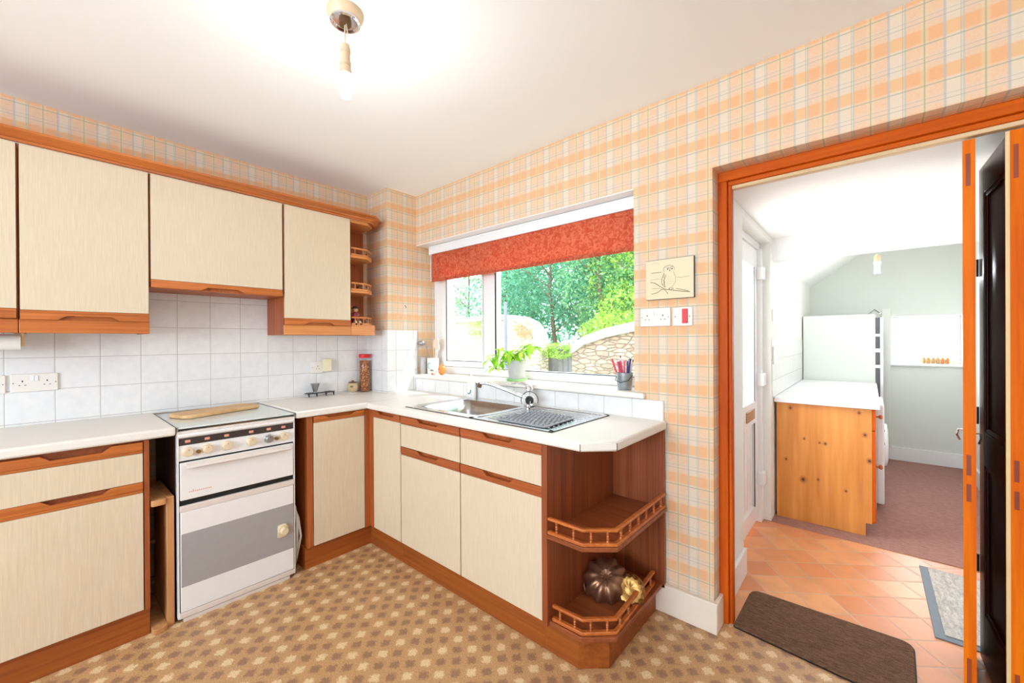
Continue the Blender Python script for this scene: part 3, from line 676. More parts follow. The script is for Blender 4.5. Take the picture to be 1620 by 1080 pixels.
# tap
t=thing('mixer_tap','chrome mixer tap with swivel spout behind the sink','tap',(-1.5,1.868,.918))
m=MB().lathe((-1.5,1.868,.9185),[(.030,0),(.030,.008),(.024,.014),(.023,.07),(.026,.085),(.026,.10),(.018,.118),(.008,.122)],24); obj('body',m,M['chrome'],t)
m=MB().tube([(-1.5,1.868,.955),(-1.56,1.84,.98),(-1.64,1.80,1.012),(-1.72,1.765,1.04),(-1.755,1.75,1.045),(-1.775,1.74,1.04)],[.011,.0105,.010,.010,.010,.010],14); sp=obj('spout',m,M['chrome'],t)
m=MB().cyl((-1.775,1.74,1.043),(-1.782,1.737,1.018),.013,16); obj('nozzle',m,M['brownglaze'],sp)
m=MB().tube([(-1.5,1.868,1.035),(-1.52,1.85,1.05),(-1.555,1.82,1.052),(-1.58,1.80,1.05)],[.012,.009,.007,.006],10); obj('lever',m,M['chrome'],t)
# dish brush standing by the tap
t=thing('dish_brush','round black and white washing up brush propped against the mixer tap','brush',(-1.44,1.80,.918))
m=MB().tube([(-1.425,1.775,.922),(-1.44,1.80,.945),(-1.455,1.822,.962)],.006,8); obj('handle',m,M['iron'],t)
ctr=Vector((-1.452,1.812,.962)); vdir=Vector((1.46,-1.82,.33)).normalized()
sd=Vector((0,0,1)).cross(vdir).normalized(); up=vdir.cross(sd)
m=MB().lathe(ctr,[(.022,-.008),(.025,0),(.018,.008)],20,vdir); obj('head',m,M['black'],t)
m=MB()
for i in range(22):
    an=-.35+PI*1.0*i/21*1.22; dd=sd*math.cos(an)+up*math.sin(an); m.tube([ctr+dd*.022,ctr+dd*.046],.002,5)
obj('bristles',m,M['potwhite'],t)
m=MB().tube([ctr+(sd*math.cos(a_)+up*math.sin(a_))*.0475 for a_ in [-.4+i*.2 for i in range(21)]],.0022,6); obj('rim',m,M['black'],t)

# ------------------------------------------------------------------ cooker
t=thing('gas_cooker','white freestanding gas cooker with glass lid, grill door and grey banded oven door','cooker',(-2.7,.66,0))
cy0,cy1=.403,.915; XF=-2.40
m=MB().box(-2.97,XF-.03,cy0+.003,cy1-.003,.04,.872); obj('body',m,M['enamel_side'],t)
obj('side_trim',MB().box(XF-.032,XF-.002,cy0,cy0+.006,.02,.885),M['enamel'],t); obj('side_trim',MB().box(XF-.032,XF-.002,cy1-.006,cy1,.02,.885),M['enamel'],t)
m=MB().box(-2.96,XF-.004,cy0+.002,cy1-.002,.872,.886); obj('hob',m,M['aged'],t,bevel=.003)
m=MB().box(-2.955,XF-.002,cy0+.004,cy1-.004,.897,.904); lid=obj('glass_lid',m,plain('white backed lid glass',(214,224,220),.08,var=.01),t,bevel=.002)
m=MB().box(-2.958,XF-.002,cy0-.001,cy0+.004,.886,.906).box(-2.958,XF-.002,cy1-.004,cy1+.001,.886,.906).box(-2.962,-2.955,cy0,cy1,.886,.906); obj('lid_rim',m,M['pewter'],t)
m=MB().box(XF-.06,XF-.02,cy0+.12,cy0+.33,.886,.897); obj('lid_support',m,M['brownglaze'],t)
m=MB().box(XF-.03,XF+.006,cy0+.004,cy1-.004,.858,.873); obj('front_rail',m,M['enamel'],t,bevel=.004)
m=MB().box(XF-.03,XF-.006,cy0+.006,cy1-.006,.748,.858); obj('control_panel',m,M['enamel'],t)
m=MB().box(XF-.006,XF-.004,cy0+.006,cy1-.006,.820,.853); obj('fascia',m,M['fascia'],t)
for i,y in enumerate((.443,.518,.597,.704,.786,.858)):
    m=MB().box(XF-.004,XF-.0035,y-.010,y+.010,.831,.843); obj('symbol',m,M['orange_print'],t)
    z=.788+.0*i
    m=MB().lathe((XF-.006,y,z),[(.023,0),(.0235,.003),(.019,.006),(.0185,.024),(.016,.027)],24,(1,0,0)); kb=obj('knob',m,M['knobcream'] if i!=4 else M['pewter'],t)
    m=MB().box(XF+.0205,XF+.0215,y-.001,y+.001,z+.008,z+.014); obj('pointer',m,M['black'],kb)
for y in (.483,.823):
    m=MB().lathe((XF-.006,y,.782),[(.009,0),(.009,.012),(.006,.014)],16,(1,0,0)); obj('button',m,M['gold'],t)
m=MB().box(XF-.03,XF-.012,cy0+.006,cy1-.006,.04,.748); obj('inner_front',m,M['black'],t)
m=MB().box(XF-.012,XF+.004,cy0+.010,cy1-.010,.566,.740); gd=obj('grill_door',m,M['enamel'],t,bevel=.003)
m=MB().prism([(XF+.004,.738),(XF+.030,.728),(XF+.034,.718),(XF+.030,.716),(XF+.004,.728)],cy0+.03,cy1-.03,'y'); obj('handle',m,M['aged'],gd,bevel=.001)
m=MB().box(XF-.012,XF+.006,cy0+.008,cy1-.008,.512,.540); obj('door_rail',m,M['aged'],t,bevel=.003)
m=MB().box(XF-.012,XF+.004,cy0+.010,cy1-.010,.048,.512); od=obj('oven_door',m,M['enamel'],t,bevel=.003)
m=MB().box(XF+.004,XF+.0048,cy0+.012,cy1-.012,.165,.411); obj('grey_band',m,M['grey_glass'],od)
m=MB().rbox(XF+.005,XF+.009,.822,.868,.245,.315,.008,3,'x').lathe((XF+.009,.848,.29),[(.027,0),(.027,.006),(.022,.010)],24,(1,0,0)).lathe((XF+.019,.849,.283),[(.021,0),(.020,.016),(.016,.021)],24,(1,0,0)); obj('safety_catch',m,M['knobcream'],od,bevel=.001)
m=MB().box(XF-.02,XF+.006,cy0+.004,cy1-.004,.022,.046).box(XF-.02,XF+.001,cy0+.02,cy1-.03,0,.018); obj('kick_plate',m,M['aged'],t,bevel=.002)
m=MB().box(XF+.0045,XF+.0048,.46,.462,.600,.612)
for i in range(12): y=.445+i*.0075; m.box(XF+.004,XF+.0044,y,y+.004,.598+.0*i,.604)
obj('print',m,M['orange_print'],gd)
# hose
m=MB().tube([(-2.56,.935,.42),(-2.47,.938,.36),(-2.44,.94,.28),(-2.45,.942,.16),(-2.47,.938,.08),(-2.52,.935,.012)],.008,8)
m.tube([(-2.56,.945,.40),(-2.45,.95,.30),(-2.43,.955,.2),(-2.46,.95,.1),(-2.5,.95,.012)],.006,8)
obj('gas_hose',m,M['hose'],None,'white flexible hose hanging between the cooker and the corner cabinet','hose')
# chopping board on lid
t=thing('chopping_board','long pale wooden chopping board lying on the cooker lid','chopping board',(-2.8,.65,.905))
cx,cy,L,W,ang=-2.775,.645,.42,.178,math.radians(-19)
ca,sa=math.cos(ang),math.sin(ang)
m=MB(); m.T=lambda u,w,z:(cx+ w*ca+u*sa*1.0, cy+u*ca-w*sa, z)
m.rbox(-L/2,L/2,-W/2,W/2,.9055,.9245,.05,6); obj('board',m,M['board_wood'],t,bevel=.005,seg=3)

# step stool on its side
t=thing('step_stool','worn wooden step stool standing on its side between cabinet and cooker','stool',(-2.58,.35,0))
m=MB().box(-2.74,-2.418,.366,.394,0,.585); obj('seat_board',m,M['step_wood'],t,bevel=.003)
m=MB().rbox(-2.74,-2.405,.312,.366,.566,.592,.012,4).box(-2.74,-2.418,.366,.394,.585,.592); obj('leg_board',m,M['step_wood'],t,bevel=.002)
m=MB().rbox(-2.74,-2.388,.312,.366,0.0,.024,.02,5); obj('leg_board',m,M['step_wood'],t,bevel=.002)
m=MB().cyl((-2.72,.312,.30),(-2.72,.366,.30),.012,12); obj('stretcher',m,M['step_wood'],t)

# ------------------------------------------------------------------ wall cabinets
ZB,ZT=1.344,2.15
def wallcab(label,y0,y1,zb,door0,strip0,val,door_z1=2.148,two=False):
    t=thing('wall_cabinet',label,'wall cabinet',((XA+XU)/2,(y0+y1)/2,zb),'cream wall cabinets along the tiled wall')
    m=MB().box(XA+.002,XU-.019,y0,y0+.016,zb,ZT).box(XA+.002,XU-.019,y1-.016,y1,zb,ZT).box(XA+.002,XU-.019,y0+.016,y1-.016,zb+.045 if val else zb,(zb+.06) if val else zb+.016).box(XA+.002,XU-.019,y0+.016,y1-.016,ZT-.016,ZT).box(XA+.002,XA+.01,y0+.016,y1-.016,zb+.045,ZT)
    obj('carcass',m,M['oak_z'],t)
    d=obj('door',front(MB(),TA(XU),y0+.001,y1-.001,door0,door_z1),M['cream'],t,bevel=.001)
    obj('handle',strip(TA(XU),y0+.001,y1-.001,strip0,door0,'down'),M['oak_y'],d,bevel=.0015)
    obj('front_rail',MB().box(XU-.032,XU-.0195,y0+.016,y1-.016,strip0-.002,door0+.01),M['oak_y'],t)
    if val:
        m=MB().box(XU-.028,XU-.006,y0,y1,ZB,1.402); obj('valance',m,M['oak_y'],t,bevel=.002)
    return t
wallcab('cream wall cabinet nearest the camera, only a strip of its door visible',-.490,-.069,ZB,1.446,1.406,True)
wallcab('cream wall cabinet with full height door above the double sockets',-.067,.352,ZB,1.442,1.402,True)
wallcab('wide short cream wall cabinet above the cooker',.354,.972,1.578,1.617,1.578,False)
t=wallcab('tall narrow cream wall cabinet beside the galleried corner shelves',.978,1.408,ZB,1.446,1.406,False)
m=MB().box(XU-.026,XU-.004,.978,1.408,ZB,1.404); obj('valance',m,M['oakg'],t,bevel=.002)
for o in list(C.objects):
    if o.name.startswith('wall_cabinet') and 'group' in o: del o['group']
# end shelves
t=thing('corner_shelf','oak end shelf unit with small turned galleries hung beside the pier','shelf',(-2.85,1.51,ZB))
def sp2(y1,x1,c=.075): return [(XA+.012,1.41),(x1,1.41),(x1,y1-c),(x1-c,y1),(XA+.012,y1)]
for z,th,y1 in ((1.886,.016,1.612),(1.642,.016,1.612),(2.13,.018,1.615)):
    obj('shelf',MB().prism(sp2(y1,XU-.004),z,z+th),M['oakg'],t,bevel=.002)
# rounded valance base
pts=[(XA+.012,1.41),(XU-.004,1.41)]+[(XU-.004-.05+.05*math.cos(a),1.565+.05*math.sin(a)) for a in [i*PI/2/6 for i in range(7)]]+[(XA+.012,1.615)]
obj('shelf',MB().prism(pts,1.402,1.416),M['oakg'],t,bevel=.001)
outer=pts[1:-1]+[(-2.95,1.615)]; 
m=MB(); k_=len(outer); inn=[(XU-.022,1.41)]+[(XU-.004-.05+.032*math.cos(a),1.565+.032*math.sin(a)) for a in [i*PI/2/6 for i in range(7)]]+[(-2.95,1.597)]
m.prism(outer+inn[::-1],ZB,1.402); obj('valance',m,M['oakg'],t)
m=MB().box(XA+.008,XA+.02,1.41,1.655,ZB,ZT-.01); obj('back_panel',m,M['oak_z'],t)
for z in (1.902,1.658,1.416):
    gallery(t,[(XU-.012,1.415),(XU-.012,1.535),(XU-.080,1.605),(XU-.15,1.606)],z,M['oakg'],(2,2,1),rr=.005,hgt=.058)
# cornice
m=MB()
prof=[(0,0),(.012,0),(.014,.010),(.022,.012),(.026,.022),(.040,.032),(.050,.036),(.050,.046),(0,.046)]
path=[(XU-.004,-.60),(XU-.004,1.555),(XU-.074,1.63),(XA+.03,1.632)]
nrm=[(1,0),(1,.41),(.41,1),(0,1)]
vs=[];fs=[];K=len(prof)
for (px,py),(nx,ny) in zip(path,nrm):
    for a_,h_ in prof: vs.append((px+nx*a_,py+ny*a_,ZT+.001+h_))
for i in range(len(path)-1):
    for j in range(K): fs.append((i*K+j,i*K+(j+1)%K,(i+1)*K+(j+1)%K,(i+1)*K+j))
fs+=[tuple(range(K)),tuple((len(path)-1)*K+j for j in range(K))]
m.add(vs,fs); obj('cornice',m,M['oakg'] if False else M['oak_y'],None,'moulded oak cornice running along the top of the wall cabinets','cornice')
# kitchen roll
t=thing('kitchen_roll','white kitchen roll on a holder under the wall cabinet','kitchen roll',(-2.86,-.17,1.28))
m=MB().cyl((-2.86,-.30,1.305),(-2.86,-.065,1.305),.034,24); obj('roll',m,M['roll'],t)
m=MB().box(-2.875,-2.845,-.064,-.054,1.285,1.3885); obj('bracket',m,M['pale_pine'],t,bevel=.002)

# ------------------------------------------------------------------ small things on A worktop
zt=.912
t=thing('storage_jar','tall glass jar of dried pasta with a bright red lid in the corner','jar',(-2.955,1.62,zt))
m=MB().lathe((-2.95,1.640,zt+.0005),[(.036,0),(.040,.006),(.040,.255),(.037,.262)],28); obj('glass',m,M['glass'],t)
m=MB().lathe((-2.95,1.640,zt+.004),[(.035,0),(.0365,.004),(.0365,.235)],24); obj('contents',m,M['seeds'],t)
m=MB().lathe((-2.95,1.640,zt+.262),[(.042,0),(.043,.004),(.043,.024),(.039,.028)],28); obj('lid',m,M['red'],t)
t=thing('honey_pot','small round beige stoneware pot with lid on a white coaster','pot',(-2.96,1.555,zt))
m=MB().lathe((-2.955,1.545,zt+.0005),[(.038,0),(.038,.003)],24); obj('coaster',m,M['potwhite'],t)
m=MB().lathe((-2.955,1.545,zt+.004),[(.022,0),(.034,.012),(.040,.035),(.037,.058),(.031,.070)],28); b_=obj('body',m,M['stoneware'],t)
m=MB().lathe((-2.955,1.545,zt+.074),[(.033,0),(.030,.006),(.010,.010),(.008,.014),(.009,.018)],24); obj('lid',m,M['brownglaze'],t)
m=MB()
for i in range(4):
    an=-.62+i*.13; x=-2.955+.0395*math.cos(an-.25); y=1.545+.0395*math.sin(an-.25)
    m.cyl((x,y,zt+.042),(x,y,zt+.056),.0018,5)
obj('lettering',m,M['ink'],b_)
t=thing('trivet','black cast iron leaf trivet with small feet behind the funnel cup','trivet',(-2.93,1.27,zt))
m=MB()
ctr=(-2.955,1.30)
for s_ in (-1,1):
    c2=(ctr[0]-.0*s_,ctr[1]+s_*.062); m.T=lambda x,y,z,c2=c2,s_=s_:(c2[0]+x*.8-y*.12*s_,c2[1]+y,z)
    m.lathe((0,0,zt+.022),[(.040,0),(.042,.003),(.036,.006),(.03,.004)],18,flute=.12,fn=6)
m.T=None
m.box(ctr[0]-.012,ctr[0]+.012,ctr[1]-.035,ctr[1]+.035,zt+.022,zt+.027)
obj('plate',m,M['iron'],t)
for dy in (-.085,-.03,.035,.09):
    for dx in (.018,): obj('foot',MB().cyl((ctr[0]+dx,ctr[1]+dy,zt),(ctr[0]+dx*.8,ctr[1]+dy,zt+.023),.003,8,.007),M['iron'],t)
t=thing('egg_cup','pewter funnel shaped cup standing on the iron trivet','cup',(-2.955,1.262,zt+.028))
m=MB().lathe((-2.95,1.262,zt+.0285),[(.015,0),(.012,.006),(.014,.012),(.030,.062),(.032,.064),(.030,.064),(.011,.014)],24,cap=False); obj('bowl',m,M['pewter'],t)
m=MB().lathe((-2.95,1.262,zt+.0285),[(.016,0),(.016,.004),(.012,.006)],24); obj('foot',m,M['pewter'],t)

# sockets helper
def socket(label,T,u0,u1,z0,z1,double=True,red=False):
    t=thing('wall_socket' if not red else 'cooker_switch',label,'socket' if not red else 'switch',T((u0+u1)/2,0,z0))
    m=MB(); m.T=T; m.box(u0,u1,.0,.010,z0,z1); pl=obj('faceplate',m,M['socket'],t,bevel=.003)
    w=(u1-u0); zc=(z0+z1)/2
    m=MB(); m.T=T
    if red:
        m2=MB(); m2.T=T; m2.box(u0+w*.50,u0+w*.78,.010,.016,z0+.012,z1-.008); obj('rocker',m2,M['red'],t,bevel=.002)
        m.lathe((u0+.012,.0101,zc),[(.0025,0),(.0025,.0008)],8,(0,1,0)); m.lathe((u1-.012,.0101,zc),[(.0025,0),(.0025,.0008)],8,(0,1,0))
    else:
        for c in ((u0+w*.24,u0+w*.76) if double else ((u0+u1)/2+.004,)):
            m.box(c-.002,c+.002,.0101,.0106,zc+.004,zc+.012).box(c-.012,c-.006,.0101,.0106,zc-.012,zc-.009).box(c+.006,c+.012,.0101,.0106,zc-.012,zc-.009)
        for c in (u0+.008,u1-.008): m.lathe((c,.0101,zc),[(.0022,0),(.0022,.0008)],8,(0,1,0))
        m2=MB(); m2.T=T
        cs=((u0+w*.44,),(u0+w*.53,)) if double else ((u0+.02,),)
        for (c,) in cs: m2.box(c-.005,c+.006,.010,.014,z1-.034,z1-.010)
        obj('switch',m2,M['white'],t,bevel=.001)
    obj('holes',m,M['black'],t)
    return t
TwA=lambda u,w,z:(XA+.006+w,u,z); TwB=lambda u,w,z:(u,YB-.0005-w,z)
socket('double white socket on the tiles beside the cream cabinets, above the near worktop',TwA,-.100,.048,1.070,1.155)
socket('double white socket cut off by the edge of the photo',TwA,-.262,-.114,1.068,1.153)
socket('single white socket on the tiles behind the iron trivet',TwA,1.254,1.340,1.072,1.158,double=False)
socket('double white socket on the plaid wallpaper under the owl plaque',TwB,-.855,-.708,1.365,1.453)
socket('white cooker switch with a red rocker on the plaid wallpaper',TwB,-.697,-.608,1.364,1.451,red=True)
t=thing('timer_plug','cream box plugged in beside the single socket on the tiles','plug',(XA+.03,1.372,1.09))
m=MB().box(XA+.017,XA+.052,1.328,1.388,1.085,1.175); obj('case',m,M['creamplastic'],t,bevel=.004)
# owl plaque
t=thing('owl_plaque','cream plaque with a pencil drawing of an owl on a branch','picture',(-.711,1.945,1.49))
m=MB().box(-.823,-.598,1.946,1.959,1.493,1.683); obj('board',m,M['darkedge'],t)
m=MB().box(-.8225,-.600,1.9445,1.946,1.4945,1.6815); pa=obj('print',m,M['plaque'],t)
def S(u,v): return (-.8225+u*.2225,1.9438,1.4945+v*.187)
m=MB(); yq=.0007
def st(m,pts,w=.0009): m.tube([S(*p) for p in pts],w,5)
import math as _m
for i in range(3): st(m,[(.50+.115*_m.cos(a),.74+.10*_m.sin(a)) for a in [(-.4+i*.1)+j*.35 for j in range(12)]],.0007)
st(m,[(.40,.66),(.36,.55),(.34,.42),(.36,.36),(.41,.30)],.0012); st(m,[(.44,.60),(.40,.48),(.40,.38),(.43,.28)],.0011); st(m,[(.60,.66),(.64,.52),(.63,.40),(.58,.30),(.52,.27)],.0007)
for i in range(9): a=.37+.012*(i%3); st(m,[(a,.38+i*.03),(a+.02,.36+i*.03),(a+.03,.38+i*.03)],.0008)
for i in range(14): x=.47+(i%4)*.035; y=.36+(i//4)*.06; st(m,[(x,y),(x+.006,y+.02)],.0005)
obj('owl_drawing',m,M['inksoft'],pa)
m=MB()
for u in (.475,.565): m.lathe(S(u,.745),[(.0032,0),(.0025,.0012)],10,(0,-1,0))
st(m,[(.515,.72),(.52,.69),(.527,.72)],.0011); st(m,[(.45,.79),(.49,.785),(.515,.75)],.0007); st(m,[(.59,.80),(.545,.79),(.52,.75)],.0007)
for x in (.50,.52,.56,.58): st(m,[(x,.27),(x,.22)],.0008)
st(m,[(.12+i*.025,.68+.006*(i%2)) for i in range(10)],.0009)
obj('ink_lines',m,M['ink'],pa)
m=MB()
st(m,[(.10,.45),(.2,.42),(.30,.33),(.42,.24),(.55,.21),(.68,.18),(.80,.15),(.93,.13)],.0017); st(m,[(.12,.14),(.25,.17),(.36,.25),(.42,.22),(.48,.12)],.0014); st(m,[(.65,.24),(.8,.19),(.9,.15)],.0014); st(m,[(.10,.50),(.22,.52),(.34,.5)],.0006); st(m,[(.66,.52),(.78,.50),(.92,.52)],.0006); st(m,[(.14,.28),(.28,.28),(.36,.24)],.0007); st(m,[(.12,.9),(.2,.93),(.3,.9)],.0004)
obj('branch_drawing',m,M['inksoft'],pa)
# nail on the pier
obj('wall_hook',MB().tube([(-2.72,1.849,1.575),(-2.705,1.849,1.573),(-2.70,1.849,1.562),(-2.705,1.849,1.556)],.0022,6),M['black'],None,'tiny dark hook on the wallpaper of the pier','hook')

# ------------------------------------------------------------------ sill things
zs=WZ0+.0005
def P(x,y): return (x,y,zs)
t=thing('utensil_pot','white pottery crock holding kitchen utensils at the corner of the sill','pot',P(-2.615,2.04))
m=MB().lathe(P(-2.615,2.04),[(.042,0),(.046,.01),(.046,.125),(.043,.125),(.042,.01)],26,cap=False); m.lathe(P(-2.615,2.04),[(.042,0),(.042,.002)],26); obj('body',m,M['potwhite'],t)
m=MB().tube([(-2.615+.0475*math.cos(a),2.04+.0475*math.sin(a),zs+.065+.022*math.sin(b)) for a,b in [(-1.35+.28*math.cos(q),q) for q in [i*.5 for i in range(1,12)]]],.0025,6); obj('print',m,M['teal'],t)
def utensil(name,label,base,top,headf,mat,r=.004):
    t=thing(name,label,'utensil',base); obj('handle',MB().tube([base,top],r,8),mat,t); m=MB(); headf(m,Vector(top),(Vector(top)-Vector(base)).normalized()); obj('head',m,mat,t)
def ladle(m,p,d): m.ball(p+Vector((-.03,-.01,.004)),.034,16,(1,.9,.6))
def spoon(m,p,d): m.ball(p+d*.02,.022,14,(1,.35,1.5))
def spat(m,p,d): m.rbox(p.x-.028,p.x+.028,p.y-.003,p.y+.003,p.z,p.z+.08,.018,4,'y')
b0=(-2.615,2.04,zs+.01)
utensil('ladle','grey metal ladle leaning out of the white crock toward the room',(-2.60,2.04,zs+.01),(-2.665,2.0,zs+.24),ladle,M['pewter'],.0035)
utensil('spatula','pinkish spatula with a broad rounded blade in the white crock',(-2.60,2.03,zs+.01),(-2.572,2.04,zs+.20),spat,plain('pale pink melamine',(236,206,190),.5))
utensil('wooden_spoon','pale wooden spoon in the white crock beside the ladle',(-2.62,2.045,zs+.01),(-2.628,2.06,zs+.21),spoon,M['pale_pine'])
utensil('wooden_spoon','shorter pale spoon in the crock in front of the spatula',(-2.61,2.05,zs+.01),(-2.60,2.075,zs+.19),spoon,M['potwhite'])
t=thing('jug','small white upright canister between the crock and the recess wall','canister',P(-2.69,2.02))
m=MB().lathe(P(-2.688,2.0),[(.024,0),(.025,.01),(.025,.12),(.02,.125),(.02,.13)],22); obj('body',m,M['clearpot'],t)
t=thing('pottery_owl','small white pottery piece with orange foot and dark lettering on the sill','ornament',P(-2.545,1.985))
m=MB().ball((-2.535,1.99,zs+.034),.034,18,(1,.75,1)); bd=obj('body',m,[M['potwhite']],t)
m=MB().lathe(P(-2.545,1.99),[(.016,0),(.020,.006),(.018,.012)],16); obj('foot',m,M['terracotta'],t)
m=MB()
for i in range(4):
    x=-2.552+i*.010; m.tube([(x,1.9635,zs+.03),(x+.003,1.963,zs+.040),(x+.006,1.9635,zs+.032),(x+.004,1.964,zs+.027)],.0011,5)
obj('lettering',m,M['ink'],bd)
t=thing('pottery_pig','small round orange pottery ornament with ears beside the white one','ornament',P(-2.485,2.0))
m=MB().ball((-2.455,2.0,zs+.038),.038,18,(.9,.8,1)); obj('body',m,M['terracotta'],t)
for dx in (-.018,.014): obj('ear',MB().cyl((-2.455+dx,2.0,zs+.066),(-2.455+dx*1.1,2.0,zs+.088),.008,8,.002),M['terracotta'],t)
m=MB().tube([(-2.465,1.9695,zs+.034),(-2.455,1.968,zs+.030),(-2.445,1.9695,zs+.034)],.0012,5); obj('face_lines',m,M['potwhite'],t)

# plant
pc=(-1.725,2.02)
t=thing('potted_plant','trailing light green houseplant in a clear grey pot on the window sill','plant',P(*pc))
m=MB().lathe(P(*pc),[(.062,0),(.066,.004),(.070,.014),(.064,.014),(.060,.006)],26); obj('saucer',m,M['greenplastic'],t)
m=MB().lathe((pc[0],pc[1],zs+.008),[(.046,0),(.050,.004),(.062,.108),(.065,.110),(.065,.125),(.060,.125),(.058,.10),(.048,.01)],28,cap=False); m.lathe((pc[0],pc[1],zs+.008),[(.046,0),(.046,.003)],26); obj('pot',m,M['clearpot'],t)
m=MB().lathe((pc[0],pc[1],zs+.10),[(.056,0),(.056,.004)],20); obj('soil',m,M['soil'],t)
def leafstrip(m,p,d,L,w,droop):
    p=Vector(p); d=Vector(d).normalized(); side=d.cross(Vector((0,0,1)));  side=side.normalized() if side.length>.1 else Vector((1,0,0))
    vs=[]; n_=6; q=p.copy(); dd=d.copy()
    for i in range(n_+1):
        ww=w*math.sin(PI*min(1,(i+.35)/(n_+.5)))**.8; vs+=[q-side*ww,q+Vector((0,0,-ww*.25)),q+side*ww]
        q=q+dd*(L/n_); dd=(dd+Vector((0,0,-droop/n_))).normalized()
    m.add(vs,[(3*i+j,3*i+j+1,3*i+j+4,3*i+j+3) for i in range(n_) for j in range(2)])
rnd=random.Random(3)
stems=[((-1.80,1.98,1.24),(-1.90,1.95,1.17)),((-1.76,2.0,1.25),(-1.87,1.97,1.24)),((-1.69,2.03,1.27),(-1.60,2.02,1.275)),((-1.70,2.0,1.24),(-1.63,1.98,1.23)),((-1.74,1.99,1.23),(-1.72,1.95,1.22)),((-1.64,2.03,1.30),(-1.52,2.02,1.25)),((-1.80,1.99,1.20),(-1.89,1.96,1.10))]
for mid,end in stems:
    b_=Vector((pc[0],pc[1],zs+.10)); A_=Vector(mid); E_=Vector(end); pts=[]
    for i in range(9): u=i/8; pts.append(b_*(1-u)**2+A_*2*u*(1-u)+E_*u*u)
    stem_=obj('stem',MB().tube(pts,.003,6),M['houseleaf'],t)
    m=MB()
    for i in range(3,9):
        for s_ in (-1,1):
            a_=rnd.uniform(0,2*PI); leafstrip(m,pts[i],(math.cos(a_)*.8,math.sin(a_)*.4-.1,rnd.uniform(-.35,.45)),rnd.uniform(.06,.10),rnd.uniform(.010,.015),1.7)
    obj('leaves',m,M['houseleaf'],stem_)
# pen bucket
pb=(-.965,2.0)
t=thing('metal_bucket','small galvanised bucket of pens at the end of the sill','bucket',P(*pb))
m=MB().lathe(P(*pb),[(.034,0),(.036,.003),(.043,.088),(.045,.090),(.042,.090),(.034,.006)],26,cap=False); m.lathe(P(*pb),[(.034,0),(.034,.003)],24); obj('body',m,M['galv'],t)
m=MB().tube([(pb[0]-.044,pb[1],zs+.075),(pb[0]-.035,pb[1]-.035,zs+.05),(pb[0],pb[1]-.05,zs+.04),(pb[0]+.035,pb[1]-.035,zs+.05),(pb[0]+.044,pb[1],zs+.075)],.0018,6); obj('handle',m,M['iron'],t)
pens=[('pen_red',-.030,.0,-.055,'red pen leaning furthest out of the bucket'),('pen_pink',-.018,.01,-.036,'pink pen next to the leaning red one'),('pen_red',-.008,-.012,-.014,'shorter red pen near the middle of the bucket'),('pen_white',.0,.01,-.022,'white pen at the middle of the bucket'),('pen_pink',.008,-.012,.004,'pink pen standing nearly upright'),('pen_blue',.016,.005,.012,'navy pen standing upright, tallest of the blue ones'),('pen_blue',.022,-.01,.030,'navy pen leaning toward the wall'),('pen_white',.014,.015,.03,'white pen behind the navy ones'),('pen_blue',-.012,.015,-.03,'navy pen behind the pink ones')]
for i,(mt,dx,dy,lx,lb) in enumerate(pens):
    h_=.165 if i%3 else .185
    b_=Vector((pb[0]+dx*.6,pb[1]+dy*.6,zs+.006)); e_=Vector((pb[0]+lx*1.35,pb[1]+dy*1.1,zs+h_-abs(lx)*.3))
    t=thing('pen',lb+' on the sill','pen',b_,'pens in the small bucket')
    obj('barrel',MB().tube([b_,b_.lerp(e_,.93)],.0052,8),M[mt],t); obj('tip',MB().tube([b_.lerp(e_,.93),e_],[.0036,.002],8),M['pen_white' if mt!='pen_white' else 'pen_blue'],t)
# washing up liquid
t=thing('soap_bottle','white washing up liquid bottle with teal label behind the sink bowl','bottle',(-2.045,1.90,.912))
m=MB(); m.T=lambda x,y,z:(-2.045+x,1.918+y*.5,z); m.lathe((0,0,.9125),[(.040,0),(.043,.006),(.043,.085),(.036,.105),(.014,.115),(.013,.125)],26); b_=obj('body',m,M['potwhite'],t)
m=MB().lathe((-2.045,1.918,1.037),[(.015,0),(.014,.018),(.006,.022),(.005,.034)],18); obj('cap',m,M['white'],t)
m=MB()
for i in range(2): m.tube([(-2.045+.018*math.cos(a)+ .0,1.895,.965+.024*math.sin(a)) for a in [-2.2+j*.3+i*.0 for j in range(9)]],.0028,6)
obj('label_mark',m,M['teal'],b_)

